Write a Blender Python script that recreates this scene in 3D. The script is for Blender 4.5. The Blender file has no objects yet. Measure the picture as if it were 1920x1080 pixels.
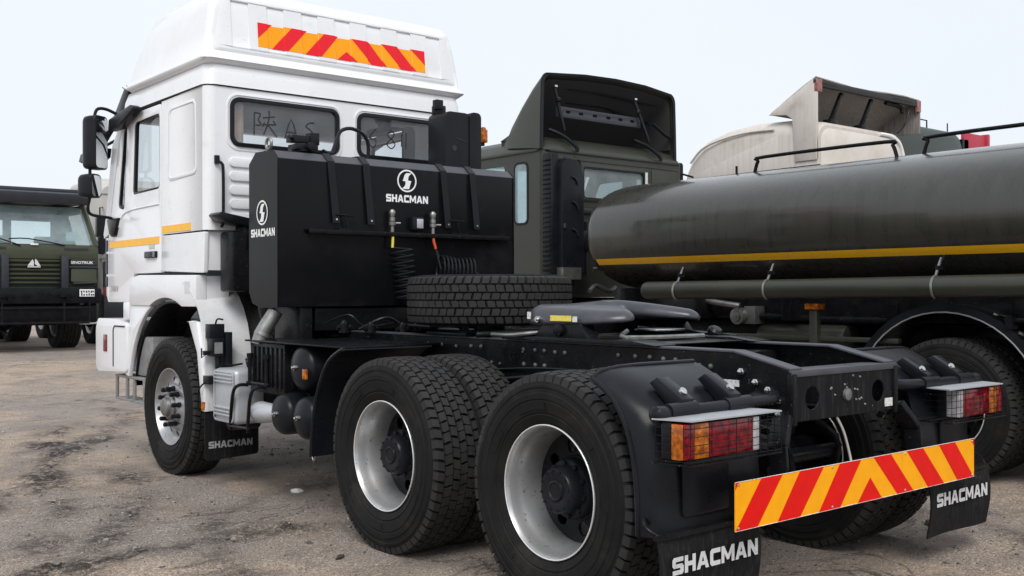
import bpy, bmesh, math, random
import numpy as np
from mathutils import Vector, Matrix, noise as mnoise
from mathutils.geometry import tessellate_polygon
R = math.radians
random.seed(7)
scene = bpy.context.scene
col = scene.collection

# ------------------------------------------------------------------ camera
cam_d = bpy.data.cameras.new('camera'); cam = bpy.data.objects.new('camera', cam_d); col.objects.link(cam)
CAM = Vector((-4.2986, -3.4796, 1.4158))
yaw, pitch, roll = .6908, .0036, -.0025
fd = Vector((math.sin(yaw)*math.cos(pitch), math.cos(yaw)*math.cos(pitch), math.sin(pitch)))
rt = Vector((math.cos(yaw), -math.sin(yaw), 0)); up = rt.cross(fd)
rr_ = rt*math.cos(roll)+up*math.sin(roll); uu_ = -rt*math.sin(roll)+up*math.cos(roll)
cam.matrix_world = Matrix.Translation(CAM) @ Matrix((rr_, uu_, -fd)).transposed().to_4x4()
cam_d.sensor_width = 36; cam_d.lens = 1958.33/1920*36
cam_d.clip_start = .05; cam_d.clip_end = 3000
scene.camera = cam

# ------------------------------------------------------------------ overcast sky, weak wide sun
SUN_EL, SUN_AZ = R(48), R(222)          # azimuth measured clockwise from +Y
w = bpy.data.worlds.new('World'); scene.world = w; w.use_nodes = True
nt = w.node_tree; bg = nt.nodes['Background']
sky = nt.nodes.new('ShaderNodeTexSky'); sky.sky_type = 'NISHITA'; sky.sun_disc = False
sky.sun_elevation = SUN_EL; sky.sun_rotation = SUN_AZ; sky.air_density = 1.2; sky.dust_density = 3
tc = nt.nodes.new('ShaderNodeTexCoord')
cn = nt.nodes.new('ShaderNodeTexNoise'); cn.inputs['Scale'].default_value = 1.6; cn.inputs['Detail'].default_value = 4
nt.links.new(tc.outputs['Generated'], cn.inputs['Vector'])
cr = nt.nodes.new('ShaderNodeValToRGB')
cr.color_ramp.elements[0].position = .3; cr.color_ramp.elements[0].color = (6.3, 6.7, 7.15, 1)
cr.color_ramp.elements[1].position = .7; cr.color_ramp.elements[1].color = (6.95, 7.25, 7.6, 1)
nt.links.new(cn.outputs['Fac'], cr.inputs['Fac'])
mx = nt.nodes.new('ShaderNodeMix'); mx.data_type = 'RGBA'; mx.inputs['Factor'].default_value = .90
nt.links.new(sky.outputs['Color'], mx.inputs['A']); nt.links.new(cr.outputs['Color'], mx.inputs['B'])
nt.links.new(mx.outputs['Result'], bg.inputs['Color']); bg.inputs['Strength'].default_value = .1
sd = bpy.data.lights.new('sun', 'SUN'); sd.energy = 1.5; sd.angle = R(28); sd.color = (1, .97, .93)
so = bpy.data.objects.new('sun', sd); col.objects.link(so)
sdir = Vector((math.sin(SUN_AZ)*math.cos(SUN_EL), math.cos(SUN_AZ)*math.cos(SUN_EL), math.sin(SUN_EL)))
so.rotation_euler = sdir.to_track_quat('Z', 'Y').to_euler(); so.location = sdir*60
vs = scene.view_settings; vs.view_transform = 'Standard'; vs.look = 'None'; vs.exposure = .5; vs.gamma = 1
vs.use_curve_mapping = False
scene.render.engine = 'CYCLES'

# ------------------------------------------------------------------ materials
def mat(name, c, rough=.5, metal=0, coat=0, c2=None, vs_=6, vlo=.4, vhi=.7, specks=None, streak=False, bump=0, bscale=60, rvar=.0, spec=.5, dust=None):
    m = bpy.data.materials.new(name); m.use_nodes = True; t = m.node_tree; N = t.nodes; L = t.links
    b = N['Principled BSDF']; b.inputs['Roughness'].default_value = rough; b.inputs['Metallic'].default_value = metal
    b.inputs['Coat Weight'].default_value = coat; b.inputs['Coat Roughness'].default_value = .08
    b.inputs['Specular IOR Level'].default_value = spec
    b.inputs['Base Color'].default_value = (*c, 1)
    tcn = N.new('ShaderNodeTexCoord'); mp = N.new('ShaderNodeMapping'); L.new(tcn.outputs['Object'], mp.inputs['Vector'])
    if streak: mp.inputs['Scale'].default_value = (9, 9, .5)
    cur = None
    def ns(scale, det=6):
        n = N.new('ShaderNodeTexNoise'); n.inputs['Scale'].default_value = scale; n.inputs['Detail'].default_value = det
        n.inputs['Roughness'].default_value = .62
        return n
    def ramp(src, lo, hi):
        r = N.new('ShaderNodeMapRange'); r.inputs['From Min'].default_value = lo; r.inputs['From Max'].default_value = hi
        L.new(src, r.inputs['Value']); return r.outputs['Result']
    def mixc(a, bcol, fac):
        x = N.new('ShaderNodeMix'); x.data_type = 'RGBA'; x.inputs['B'].default_value = (*bcol, 1)
        if isinstance(a, tuple): x.inputs['A'].default_value = (*a, 1)
        else: L.new(a, x.inputs['A'])
        L.new(fac, x.inputs['Factor']); return x.outputs['Result']
    a = c
    if c2:
        n = ns(vs_); L.new(mp.outputs['Vector'], n.inputs['Vector']); f = ramp(n.outputs['Fac'], vlo, vhi)
        a = mixc(a, c2, f)
        if rvar:
            rr = N.new('ShaderNodeMapRange'); rr.inputs['To Min'].default_value = rough; rr.inputs['To Max'].default_value = min(1, rough+rvar)
            L.new(f, rr.inputs['Value']); L.new(rr.outputs['Result'], b.inputs['Roughness'])
    if specks:
        sc, sscale, slo, shi = specks
        n = ns(sscale, 2); L.new(tcn.outputs['Object'], n.inputs['Vector'])
        a = mixc(a, sc, ramp(n.outputs['Fac'], slo, shi))
    if dust:                                     # pale road dust caught on surfaces, patchy
        dc, dscale, dlo, dhi = dust
        n = ns(dscale, 8); L.new(tcn.outputs['Object'], n.inputs['Vector'])
        a = mixc(a, dc, ramp(n.outputs['Fac'], dlo, dhi))
    if not isinstance(a, tuple): L.new(a, b.inputs['Base Color'])
    if bump:
        n = ns(bscale, 4); L.new(tcn.outputs['Object'], n.inputs['Vector'])
        bp = N.new('ShaderNodeBump'); bp.inputs['Strength'].default_value = bump; bp.inputs['Distance'].default_value = .01
        L.new(n.outputs['Fac'], bp.inputs['Height']); L.new(bp.outputs['Normal'], b.inputs['Normal'])
    return m

def glass(name, tint=(.75, .82, .84), dustc=(.5, .5, .5), dust=.12, refl=1.0):
    m = bpy.data.materials.new(name); m.use_nodes = True; t = m.node_tree; N = t.nodes; L = t.links
    N.remove(N['Principled BSDF']); out = N['Material Output']
    tr = N.new('ShaderNodeBsdfTransparent'); tr.inputs['Color'].default_value = (*tint, 1)
    df = N.new('ShaderNodeBsdfDiffuse'); df.inputs['Color'].default_value = (*dustc, 1)
    gl = N.new('ShaderNodeBsdfGlossy'); gl.inputs['Roughness'].default_value = .03; gl.inputs['Color'].default_value = (refl, refl, refl, 1)
    tcn = N.new('ShaderNodeTexCoord'); n = N.new('ShaderNodeTexNoise'); n.inputs['Scale'].default_value = 5; n.inputs['Detail'].default_value = 7
    L.new(tcn.outputs['Object'], n.inputs['Vector'])
    r = N.new('ShaderNodeMapRange'); r.inputs['From Min'].default_value = .3; r.inputs['From Max'].default_value = .7
    r.inputs['To Min'].default_value = dust*.75; r.inputs['To Max'].default_value = dust*1.25; L.new(n.outputs['Fac'], r.inputs['Value'])
    m1 = N.new('ShaderNodeMixShader'); L.new(r.outputs['Result'], m1.inputs[0]); L.new(tr.outputs[0], m1.inputs[1]); L.new(df.outputs[0], m1.inputs[2])
    lw = N.new('ShaderNodeLayerWeight'); lw.inputs['Blend'].default_value = .5
    pw = N.new('ShaderNodeMath'); pw.operation = 'POWER'; pw.inputs[1].default_value = 5; L.new(lw.outputs['Facing'], pw.inputs[0])
    fr = N.new('ShaderNodeMath'); fr.operation = 'MULTIPLY_ADD'; fr.inputs[1].default_value = .9; fr.inputs[2].default_value = .05; L.new(pw.outputs[0], fr.inputs[0])
    m2 = N.new('ShaderNodeMixShader'); L.new(fr.outputs[0], m2.inputs[0]); L.new(m1.outputs[0], m2.inputs[1]); L.new(gl.outputs[0], m2.inputs[2])
    L.new(m2.outputs[0], out.inputs['Surface'])
    return m

WHITE = mat('white_cab_paint', (.82, .83, .86), .26, coat=.4, c2=(.75, .755, .77), vs_=2.2, vlo=.42, vhi=.85, specks=((.40, .38, .35), 75, .68, .77), dust=((.58, .565, .54), 5, .60, .95), bump=.02, bscale=3)
WHITE_DIRTY = mat('white_fender_paint', (.72, .73, .75), .4, coat=.2, c2=(.58, .57, .56), vs_=5, vlo=.4, vhi=.8, specks=((.16, .15, .14), 130, .66, .74))
BLACK = mat('black_tank_paint', (.006, .0063, .008), .20, coat=0, c2=(.009, .009, .011), vs_=3, vlo=.3, vhi=.8, rvar=.12, specks=((.10, .10, .10), 120, .74, .8), spec=0.13, bump=.10, bscale=2.2, dust=((.030, .030, .032), 2.5, .56, .9))
CHASSIS = mat('chassis_black_paint', (.006, .0063, .008), .22, c2=(.013, .013, .015), vs_=8, vlo=.35, vhi=.8, rvar=.2, specks=((.13, .12, .11), 75, .68, .76), bump=.06, bscale=90, spec=0.14)
CHASSIS_STREAK = mat('streaked_black_paint', (.006, .0063, .008), .42, c2=(.045, .045, .047), vs_=9, vlo=.52, vhi=.8, streak=True, specks=((.2, .2, .2), 80, .72, .78), spec=0.12)
PLASTIC = mat('black_moulded_plastic', (.0085, .0093, .0125), .25, c2=(.0155, .0163, .020), vs_=4, vlo=.35, vhi=.75, rvar=.15, bump=.05, bscale=140, spec=0.17)
RUBBER = mat('tyre_rubber', (.009, .009, .0095), .62, c2=(.017, .0165, .016), vs_=9, vlo=.35, vhi=.75, rvar=.15, bump=.12, bscale=120, dust=((.040, .036, .032), 5, .56, .85), spec=0.12)
FLAP = mat('mud_flap_rubber', (.012, .012, .013), .6, c2=(.05, .05, .05), vs_=10, vlo=.5, vhi=.85, streak=True, dust=((.10, .095, .09), 14, .62, .85), spec=0.1)
SILVER = mat('silver_wheel_paint', (.47, .48, .495), .32, metal=.65, c2=(.33, .32, .31), vs_=7, vlo=.4, vhi=.8, rvar=.15, specks=((.14, .12, .1), 50, .66, .74))
STEEL = mat('worn_bare_steel', (.33, .33, .33), .38, metal=.8, c2=(.16, .15, .14), vs_=14, vlo=.35, vhi=.75, rvar=.2)
ALU = mat('cast_aluminium', (.50, .52, .55), .42, metal=.35, c2=(.40, .41, .43), vs_=8, vlo=.35, vhi=.8)
GREYPAINT = mat('grey_painted_steel', (.24, .245, .25), .5, c2=(.16, .155, .15), vs_=10)
FIFTH = mat('satin_grey_steel', (.045, .047, .057), .28, metal=.12, c2=(.068, .068, .079), vs_=10, vlo=.4, vhi=.75, rvar=.15, specks=((.2, .2, .2), 110, .72, .78))
OLIVE = mat('olive_green_paint', (.024, .026, .018), .36, coat=.06, c2=(.034, .034, .025), vs_=3, vlo=.35, vhi=.75, rvar=.12, specks=((.10, .09, .08), 60, .72, .8))
TANKOLIVE = mat('dusty_olive_tank_paint', (.029, .030, .025), .25, coat=.5, c2=(.048, .045, .039), vs_=1.3, vlo=.35, vhi=.8, rvar=.12, streak=True, bump=.05, bscale=2.4)
OLIVE_L = mat('mid_green_truck_paint', (.048, .056, .032), .4, c2=(.060, .066, .042), vs_=3)
NAVY = mat('dark_navy_trim', (.022, .025, .034), .42, c2=(.03, .033, .042), vs_=5)
BEIGE = mat('dusty_beige_paint', (.60, .555, .515), .55, c2=(.50, .44, .40), vs_=2.6, vlo=.45, vhi=.8, streak=True, dust=((.42, .36, .31), 3, .55, .85))
PALE = mat('pale_grey_truck_paint', (.50, .48, .45), .5, c2=(.42, .40, .37), vs_=2)
CANVAS = mat('pale_cab_back_panel', (.70, .66, .61), .7, c2=(.60, .55, .49), vs_=3, bump=.3, bscale=7)
INTERIOR = mat('grey_cab_lining', (.42, .43, .45), .8, c2=(.36, .37, .38), vs_=5)
DARKIN = mat('dark_interior', (.03, .03, .032), .8)
CURTAIN = mat('beige_curtain_cloth', (.55, .43, .36), .85, c2=(.40, .30, .25), vs_=12)
YEL = mat('yellow_reflective_film', (1.0, .52, .016), .38, c2=(.94, .47, .014), vs_=20)
AMBY = mat('amber_reflective_film', (1.0, .42, .003), .4, c2=(.93, .37, .003), vs_=14, spec=.2, dust=((.55, .25, .06), 3, .62, .9))
RED = mat('red_reflective_film', (.78, .006, .003), .4, c2=(.70, .005, .003), vs_=14, spec=.2, dust=((.42, .05, .03), 3, .62, .9))
REDROOF = mat('crimson_reflective_film', (.80, .012, .024), .4, spec=.25)
AMBR = mat('orange_reflective_film', (1.0, .36, .003), .4, spec=.25)
def lens(name, c, c2):
    m = mat(name, c, .12, coat=.15, c2=c2, vs_=26, spec=.3, vlo=.42, vhi=.66)
    b = m.node_tree.nodes['Principled BSDF']; b.inputs['Transmission Weight'].default_value = .15
    return m
REDLENS = lens('red_lamp_lens', (.09, .0015, .008), (.36, .003, .012))
AMBLENS = lens('amber_lamp_lens', (.28, .06, .004), (.78, .24, .012))
CLEARLENS = lens('clear_lamp_lens', (.45, .44, .46), (.7, .7, .72))
LABELW = mat('white_label_paper', (.72, .72, .70), .5, c2=(.22, .22, .22), vs_=90, vlo=.56, vhi=.6)
LABELY = mat('yellow_label_film', (.80, .66, .12), .45, c2=(.6, .45, .08), vs_=60, vlo=.55, vhi=.6)
LOGOW = mat('white_logo_print', (.85, .85, .86), .5)
LOGOG = mat('worn_white_flap_print', (.62, .62, .63), .6, c2=(.40, .40, .40), vs_=40, vlo=.5, vhi=.8)
LOGOD = mat('worn_grey_flap_print', (.34, .34, .35), .6, c2=(.22, .22, .22), vs_=40, vlo=.5, vhi=.8)
CHROME = mat('bright_metal', (.62, .62, .62), .22, metal=1, c2=(.45, .45, .45), vs_=20)
MIRROR = mat('mirror_glass', (.72, .75, .77), .04, metal=1)
YHOSE = mat('yellow_hose', (.62, .52, .05), .45)
RHOSE = mat('orange_red_hose', (.60, .07, .015), .45)
WIRE = mat('pale_wire', (.45, .44, .42), .5)
REDPANEL = mat('crimson_painted_panel', (.42, .02, .05), .5)
FADEDRED = mat('faded_red_paint', (.25, .06, .06), .6, c2=(.35, .25, .22), vs_=14)
GREYDUST = mat('dust_streaked_grey', (.30, .28, .26), .7, c2=(.10, .09, .085), vs_=7, vlo=.35, vhi=.7, streak=True)
BADGE = mat('grey_badge', (.3, .3, .31), .4)
SOOT = mat('finger_writing', (.022, .023, .028), .6)
GLASS_REAR = glass('dusty_rear_glass', (.95, .97, .99), (.27, .285, .31), .30)
GLASS_SIDE = glass('clear_side_glass', (.88, .91, .92), (.5, .5, .5), .03)
GLASS_TEAL = glass('teal_windscreen_glass', (.70, .84, .87), (.46, .60, .63), .42)
GLASS_OLIVE = glass('dusty_cab_glass', (.50, .57, .59), (.30, .35, .36), .40)
SHEENTOP = mat('sky_sheen_black_top', (.055, .058, .070), .36, c2=(.085, .087, .098), vs_=7, vlo=.35, vhi=.75, rvar=.2, spec=.3)  # paler black for upward faces: sky reflection painted into the base colour
DULLSTEEL = mat('dull_bolt_steel', (.16, .155, .15), .45, metal=.6, c2=(.07, .065, .06), vs_=30)
TREAD = mat('worn_tread_rubber', (.022, .0215, .022), .6, c2=(.034, .033, .032), vs_=14, vlo=.35, vhi=.75, rvar=.15, bump=.15, bscale=160, spec=.2, dust=((.058, .052, .046), 6, .56, .85))
RIMEDGE = mat('polished_rim_edge', (.82, .83, .84), .25, metal=.6)
EMBLEM = mat('white_silver_emblem', (.78, .79, .80), .3, metal=.3)

# ------------------------------------------------------------------ mesh helpers
ORG = {}
def fin(me, name, m, parent=None, kind=None, label=None):
    o = bpy.data.objects.new(name, me); col.objects.link(o)
    if m is not None and len(me.materials) == 0: me.materials.append(m)
    if parent is not None:
        o.parent = parent; ORG[o] = ORG[parent]
    else: ORG[o] = Vector((0, 0, 0))
    if kind: o['kind'] = kind
    if label: o['label'] = label
    return o
def thing(name, label, cat, loc=(0, 0, 0), group=None):
    o = bpy.data.objects.new(name, None); col.objects.link(o); o.location = loc; ORG[o] = Vector(loc)
    o.empty_display_size = .3
    o['label'] = label; o['category'] = cat
    if group: o['group'] = group
    return o
def rr(u0, v0, u1, v1, r, n=4):
    pts = []
    for cu, cv, a0 in ((u1-r, v1-r, 0), (u0+r, v1-r, 90), (u0+r, v0+r, 180), (u1-r, v0+r, 270)):
        for i in range(n+1):
            a = R(a0+90*i/n); pts.append((cu+r*math.cos(a), cv+r*math.sin(a)))
    return pts
def circ(cu, cv, r, n=16): return [(cu+r*math.cos(2*math.pi*i/n), cv+r*math.sin(2*math.pi*i/n)) for i in range(n)]
def arc(cu, cv, r, a0, a1, n=12): return [(cu+r*math.cos(R(a0+(a1-a0)*i/n)), cv+r*math.sin(R(a0+(a1-a0)*i/n))) for i in range(n+1)]
def rpoly(pts, r, n=3):
    """round the corners of a polygon"""
    out = []; k = len(pts)
    for i in range(k):
        p0, p1, p2 = Vector(pts[i-1]), Vector(pts[i]), Vector(pts[(i+1) % k])
        d0 = (p0-p1); d2 = (p2-p1); l = min(r, d0.length*.45, d2.length*.45)
        a = p1+d0.normalized()*l; b = p1+d2.normalized()*l
        for j in range(n+1):
            t = j/n; out.append(tuple((a*(1-t)**2+p1*2*t*(1-t)+b*t*t)))
    return out
def basis(ax):
    ax = Vector(ax).normalized(); h = Vector((0, 0, 1)) if abs(ax.z) < .9 else Vector((0, 1, 0))
    u = ax.cross(h).normalized(); return ax, u, ax.cross(u)
class MB:
    def __init__(s): s.v = []; s.f = []
    def add(s, v, f):
        o = len(s.v); s.v += [tuple(p) for p in v]; s.f += [tuple(i+o for i in q) for q in f]; return s
    def box(s, c, d, rot=None):
        M = rot.to_matrix() if hasattr(rot, 'to_matrix') else (rot or Matrix.Identity(3)); c = Vector(c)
        v = [c+M @ Vector((x*d[0]/2, y*d[1]/2, z*d[2]/2)) for x in (-1, 1) for y in (-1, 1) for z in (-1, 1)]
        return s.add(v, [(0, 1, 3, 2), (4, 6, 7, 5), (0, 4, 5, 1), (2, 3, 7, 6), (0, 2, 6, 4), (1, 5, 7, 3)])
    def b(s, x0, x1, y0, y1, z0, z1): return s.box(((x0+x1)/2, (y0+y1)/2, (z0+z1)/2), (abs(x1-x0), abs(y1-y0), abs(z1-z0)))
    def bar(s, p0, p1, w, h, upv=(0, 0, 1)):
        p0, p1 = Vector(p0), Vector(p1); d = p1-p0; a = d.normalized(); u = a.cross(Vector(upv)).normalized(); t = u.cross(a)
        return s.box((p0+p1)/2, (d.length, w, h), Matrix((a, u, t)).transposed())
    def rings(s, rings, cap=True, closed=False):
        n = len(rings[0]); v = [p for r_ in rings for p in r_]; f = []
        k = len(rings)
        for i in range(k if closed else k-1):
            a = i*n; c = ((i+1) % k)*n
            for j in range(n): f.append((a+j, a+(j+1) % n, c+(j+1) % n, c+j))
        if cap and not closed: f += [tuple(range(n)), tuple(range((k-1)*n, k*n))]
        return s.add(v, f)
    def cyl(s, p0, p1, r0, r1=None, n=18, cap=True):
        p0, p1 = Vector(p0), Vector(p1); a, u, w_ = basis(p1-p0); r1 = r0 if r1 is None else r1
        return s.rings([[p+(u*math.cos(2*math.pi*j/n)+w_*math.sin(2*math.pi*j/n))*r for j in range(n)] for p, r in ((p0, r0), (p1, r1))], cap)
    def lathe(s, prof, o=(0, 0, 0), ax=(1, 0, 0), n=48, cap=False):
        o = Vector(o); a, u, w_ = basis(ax)
        return s.rings([[o+a*t+(u*math.cos(2*math.pi*j/n)+w_*math.sin(2*math.pi*j/n))*r for j in range(n)] for t, r in prof], cap)
    def tube(s, pts, r, n=8, smooth=0):
        P = [Vector(p) for p in pts]
        if smooth:
            Q = []
            for i in range(len(P)-1):
                p0, p1, p2, p3 = P[max(i-1, 0)], P[i], P[i+1], P[min(i+2, len(P)-1)]
                for j in range(smooth):
                    t = j/smooth
                    Q.append(.5*((2*p1)+(-p0+p2)*t+(2*p0-5*p1+4*p2-p3)*t*t+(-p0+3*p1-3*p2+p3)*t**3))
            if isinstance(r, (list, tuple)): r = [float(np.interp(i/smooth, range(len(P)), r)) for i in range((len(P)-1)*smooth+1)]
            P = Q+[P[-1]]
        rs = []; u = None
        for i, p in enumerate(P):
            d = (P[min(i+1, len(P)-1)]-P[max(i-1, 0)]).normalized()
            if u is None: _, u, _ = basis(d)
            u = (u-d*u.dot(d)).normalized(); w_ = d.cross(u); q = r[i] if isinstance(r, (list, tuple)) else r
            rs.append([p+(u*math.cos(2*math.pi*j/n)+w_*math.sin(2*math.pi*j/n))*q for j in range(n)])
        return s.rings(rs)
    def prism(s, poly, a, b, plane='yz', holes=()):
        loops = [list(poly)]+[list(h) for h in holes]
        flat = [p for l in loops for p in l]; k = len(flat)
        tri = tessellate_polygon([[Vector((p[0], p[1], 0)) for p in l] for l in loops])
        mp = {'yz': lambda p, t: (t, p[0], p[1]), 'xz': lambda p, t: (p[0], t, p[1]), 'xy': lambda p, t: (p[0], p[1], t)}[plane]
        v = [mp(p, a) for p in flat]+[mp(p, b) for p in flat]; f = []
        if holes or len(poly) > 4:
            for t in tri: f.append(tuple(t)); f.append(tuple(i+k for i in reversed(t)))
        else: f += [tuple(range(k)), tuple(range(k, 2*k))[::-1]]
        o = 0
        for l in loops:
            n = len(l)
            for i in range(n): f.append((o+i, o+(i+1) % n, k+o+(i+1) % n, k+o+i))
            o += n
        return s.add(v, f)
    def face(s, poly, a, plane='yz'):
        mp = {'yz': lambda p: (a, p[0], p[1]), 'xz': lambda p: (p[0], a, p[1]), 'xy': lambda p: (p[0], p[1], a)}[plane]
        return s.add([mp(p) for p in poly], [tuple(range(len(poly)))])
    def sheet(s, rows, t=None):
        """a grid of points as an open sheet; t thickens it along the grid's normals"""
        m, n = len(rows), len(rows[0]); P = [[Vector(p) for p in r_] for r_ in rows]
        def grid(Q):
            o = len(s.v); s.v += [tuple(p) for r_ in Q for p in r_]
            return o
        o = grid(P)
        q = [(i*n+j, i*n+j+1, (i+1)*n+j+1, (i+1)*n+j) for i in range(m-1) for j in range(n-1)]
        s.f += [tuple(o+i for i in f) for f in q]
        if t:
            Q = []
            for i in range(m):
                row = []
                for j in range(n):
                    du = P[min(i+1, m-1)][j]-P[max(i-1, 0)][j]; dv = P[i][min(j+1, n-1)]-P[i][max(j-1, 0)]
                    row.append(P[i][j]+du.cross(dv).normalized()*t)
                Q.append(row)
            o2 = grid(Q); s.f += [tuple(o2+i for i in reversed(f)) for f in q]
            edge = [j for j in range(n)]+[i*n+n-1 for i in range(1, m)]+[(m-1)*n+j for j in range(n-2, -1, -1)]+[i*n for i in range(m-2, 0, -1)]
            for a, b in zip(edge, edge[1:]+edge[:1]): s.f.append((o+a, o+b, o2+b, o2+a))
        return s
    def mesh(s, name, off=Vector((0, 0, 0)), bevel=0, seg=2, smooth=38, weld=True):
        me = bpy.data.meshes.new(name)
        me.from_pydata([(p[0]-off.x, p[1]-off.y, p[2]-off.z) for p in s.v], [], s.f)
        bm = bmesh.new(); bm.from_mesh(me)
        if weld: bmesh.ops.remove_doubles(bm, verts=bm.verts, dist=1e-5)
        bmesh.ops.recalc_face_normals(bm, faces=bm.faces)
        if bevel:
            es = [e for e in bm.edges if len(e.link_faces) == 2 and e.calc_face_angle(0) > R(35)]
            bmesh.ops.bevel(bm, geom=es, offset=bevel, segments=seg, affect='EDGES', profile=.5, clamp_overlap=True)
        bm.to_mesh(me); bm.free()
        if smooth:
            me.shade_smooth(); me.set_sharp_from_angle(angle=R(smooth))
        return me
    def build(s, name, m, parent=None, bevel=0, seg=2, smooth=38, kind=None, label=None, weld=True):
        off = ORG[parent] if parent is not None else Vector((0, 0, 0))
        return fin(s.mesh(name, off, bevel, seg, smooth, weld), name, m, parent, kind, label)
def place(me, name, m, parent, loc, rot=(0, 0, 0), scale=None):
    o = fin(me, name, m, parent); o.location = Vector(loc)-(ORG[parent]); o.rotation_euler = rot
    if scale: o.scale = scale
    return o
def sub(parent, me, name, m, loc=(0, 0, 0), rot=(0, 0, 0)):
    """a sub-part whose mesh is in its parent's own space"""
    o = bpy.data.objects.new(name, me); col.objects.link(o); o.parent = parent; o.location = loc; o.rotation_euler = rot
    ORG[o] = ORG[parent]
    if m is not None and len(me.materials) == 0: me.materials.append(m)
    return o

# lettering: font outlines turned into thin meshes
_tx = {}
GLY = {'S': (1., [(.02, 0), (.87, 0), (1, .13), (1, .47), (.87, .61), (.32, .61), (.30, .64), (.30, .72), (.32, .74), (.97, .74), (.97, 1), (.13, 1), (0, .87), (0, .51), (.13, .38), (.68, .38), (.70, .36), (.70, .28), (.68, .26), (.02, .26)], None),
       'H': (1., [(0, 0), (.3, 0), (.3, .37), (.7, .37), (.7, 0), (1, 0), (1, 1), (.7, 1), (.7, .63), (.3, .63), (.3, 1), (0, 1)], None),
       'A': (1.14, [(0, 0), (.31, 0), (.385, .2), (.755, .2), (.83, 0), (1.14, 0), (.75, 1), (.39, 1)], [(.465, .42), (.675, .42), (.57, .73)]),
       'C': (.98, [(.15, 0), (.98, 0), (.98, .27), (.34, .27), (.30, .31), (.30, .69), (.34, .73), (.98, .73), (.98, 1), (.15, 1), (0, .85), (0, .15)], None),
       'M': (1.27, [(0, 0), (.28, 0), (.28, .56), (.54, .16), (.73, .16), (.99, .56), (.99, 0), (1.27, 0), (1.27, 1), (.99, 1), (.635, .45), (.28, 1), (0, 1)], None),
       'N': (1.03, [(0, 0), (.29, 0), (.29, .55), (.72, 0), (1.03, 0), (1.03, 1), (.74, 1), (.74, .45), (.31, 1), (0, 1)], None)}
def text_geo(txt, bold=.02):
    if all(c in GLY for c in txt):
        V, F, x = [], [], 0
        for c in txt:
            w_, o_, h_ = GLY[c]; lp = [o_]+([h_] if h_ else []); k = len(V)
            F += [tuple(k+i for i in t_) for t_ in tessellate_polygon([[Vector((p[0], p[1], 0)) for p in l] for l in lp])]
            V += [(x+p[0], p[1]) for l in lp for p in l]; x += w_+.10
        return [(a/(x-.10), b_) for a, b_ in V], F
    if (txt, bold) in _tx: return _tx[txt, bold]
    c = bpy.data.curves.new('lettering', 'FONT'); c.body = txt; c.size = 1; c.offset = bold; c.space_character = 1.03; c.resolution_u = 3
    o = bpy.data.objects.new('lettering_src', c); col.objects.link(o)
    dg = bpy.context.evaluated_depsgraph_get(); me = bpy.data.meshes.new_from_object(o.evaluated_get(dg))
    V = [v.co.copy() for v in me.vertices]; F = [tuple(p.vertices) for p in me.polygons]
    bpy.data.objects.remove(o); bpy.data.curves.remove(c); bpy.data.meshes.remove(me)
    x0 = min(v.x for v in V); x1 = max(v.x for v in V); y0 = min(v.y for v in V); y1 = max(v.y for v in V)
    V = [((v.x-x0)/(x1-x0), (v.y-y0)/(y1-y0)) for v in V]
    _tx[txt, bold] = (V, F); return V, F
def lettering(txt, m, parent, org, right, upv, width, height, bold=.02, name='lettering', thick=.0016):
    V, F = text_geo(txt, bold); org = Vector(org); r_ = Vector(right).normalized(); u_ = Vector(upv).normalized(); n_ = r_.cross(u_)
    b = MB(); k = len(V)
    P = [org+r_*(x*width)+u_*(y*height) for x, y in V]
    b.add([p+n_*thick for p in P], F)
    return b.build(name, m, parent, smooth=0)
def emblem(m, parent, c, right, upv, rx, rz, name='emblem', thick=.0016):
    c = Vector(c); r_ = Vector(right); u_ = Vector(upv); n_ = r_.cross(u_)
    b = MB(); n = 40; v = []
    for q in (1, .86):
        v += [c+n_*thick+r_*(math.cos(2*math.pi*i/n)*rx*q)+u_*(math.sin(2*math.pi*i/n)*rz*q) for i in range(n)]
    b.add(v, [(i, (i+1) % n, n+(i+1) % n, n+i) for i in range(n)])
    S = [(-.05, .70), (.50, .70), (.30, .55), (.17, .40), (.10, .05), (.46, 0), (.38, -.20), (.22, -.72), (.05, -.72), (-.20, -.73), (-.52, -.70), (-.32, -.55), (-.18, -.38), (-.14, -.06), (-.46, 0), (-.36, .16), (-.26, .50)]
    P = [c+n_*thick+r_*(x*rx)+u_*(y*rz) for x, y in S]
    b.add(P, [tuple(t) for t in tessellate_polygon([[Vector((x, y, 0)) for x, y in S]])])
    return b.build(name, m, parent, smooth=0)

# ------------------------------------------------------------------ ground: packed dirt yard, one sheet to the horizon
def sstep(a, b, x): t = np.clip((x-a)/(b-a), 0, 1); return t*t*(3-2*t)
def gz0(y): return .28*float(sstep(9., 18.5, np.array(y)))
def axis_pts(c, fine, half, far):
    a = [0]; st = fine
    while a[-1] < far:
        if a[-1] > half: st *= 1.14
        a.append(a[-1]+st)
    a = np.array(a); return np.concatenate([c-a[:0:-1], c+a])
gx = axis_pts(-1.5, .045, 4.2, 1500); gy = axis_pts(2.0, .045, 4.2, 1500)
GX, GY = np.meshgrid(gx, gy)
rng = np.random.default_rng(3)
def vnoise(X, Y, sc, seed):
    r_ = np.random.default_rng(seed); T = r_.random((256, 256)); x = X/sc; y = Y/sc
    xi = np.floor(x).astype(int); yi = np.floor(y).astype(int); fx = x-xi; fy = y-yi; fx = fx*fx*(3-2*fx); fy = fy*fy*(3-2*fy)
    g = lambda a, b: T[(yi+b) % 256, (xi+a) % 256]
    return (g(0, 0)*(1-fx)+g(1, 0)*fx)*(1-fy)+(g(0, 1)*(1-fx)+g(1, 1)*fx)*fy-.5
near = 1-sstep(5, 11, np.hypot(GX+1.5, GY-2))
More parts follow.
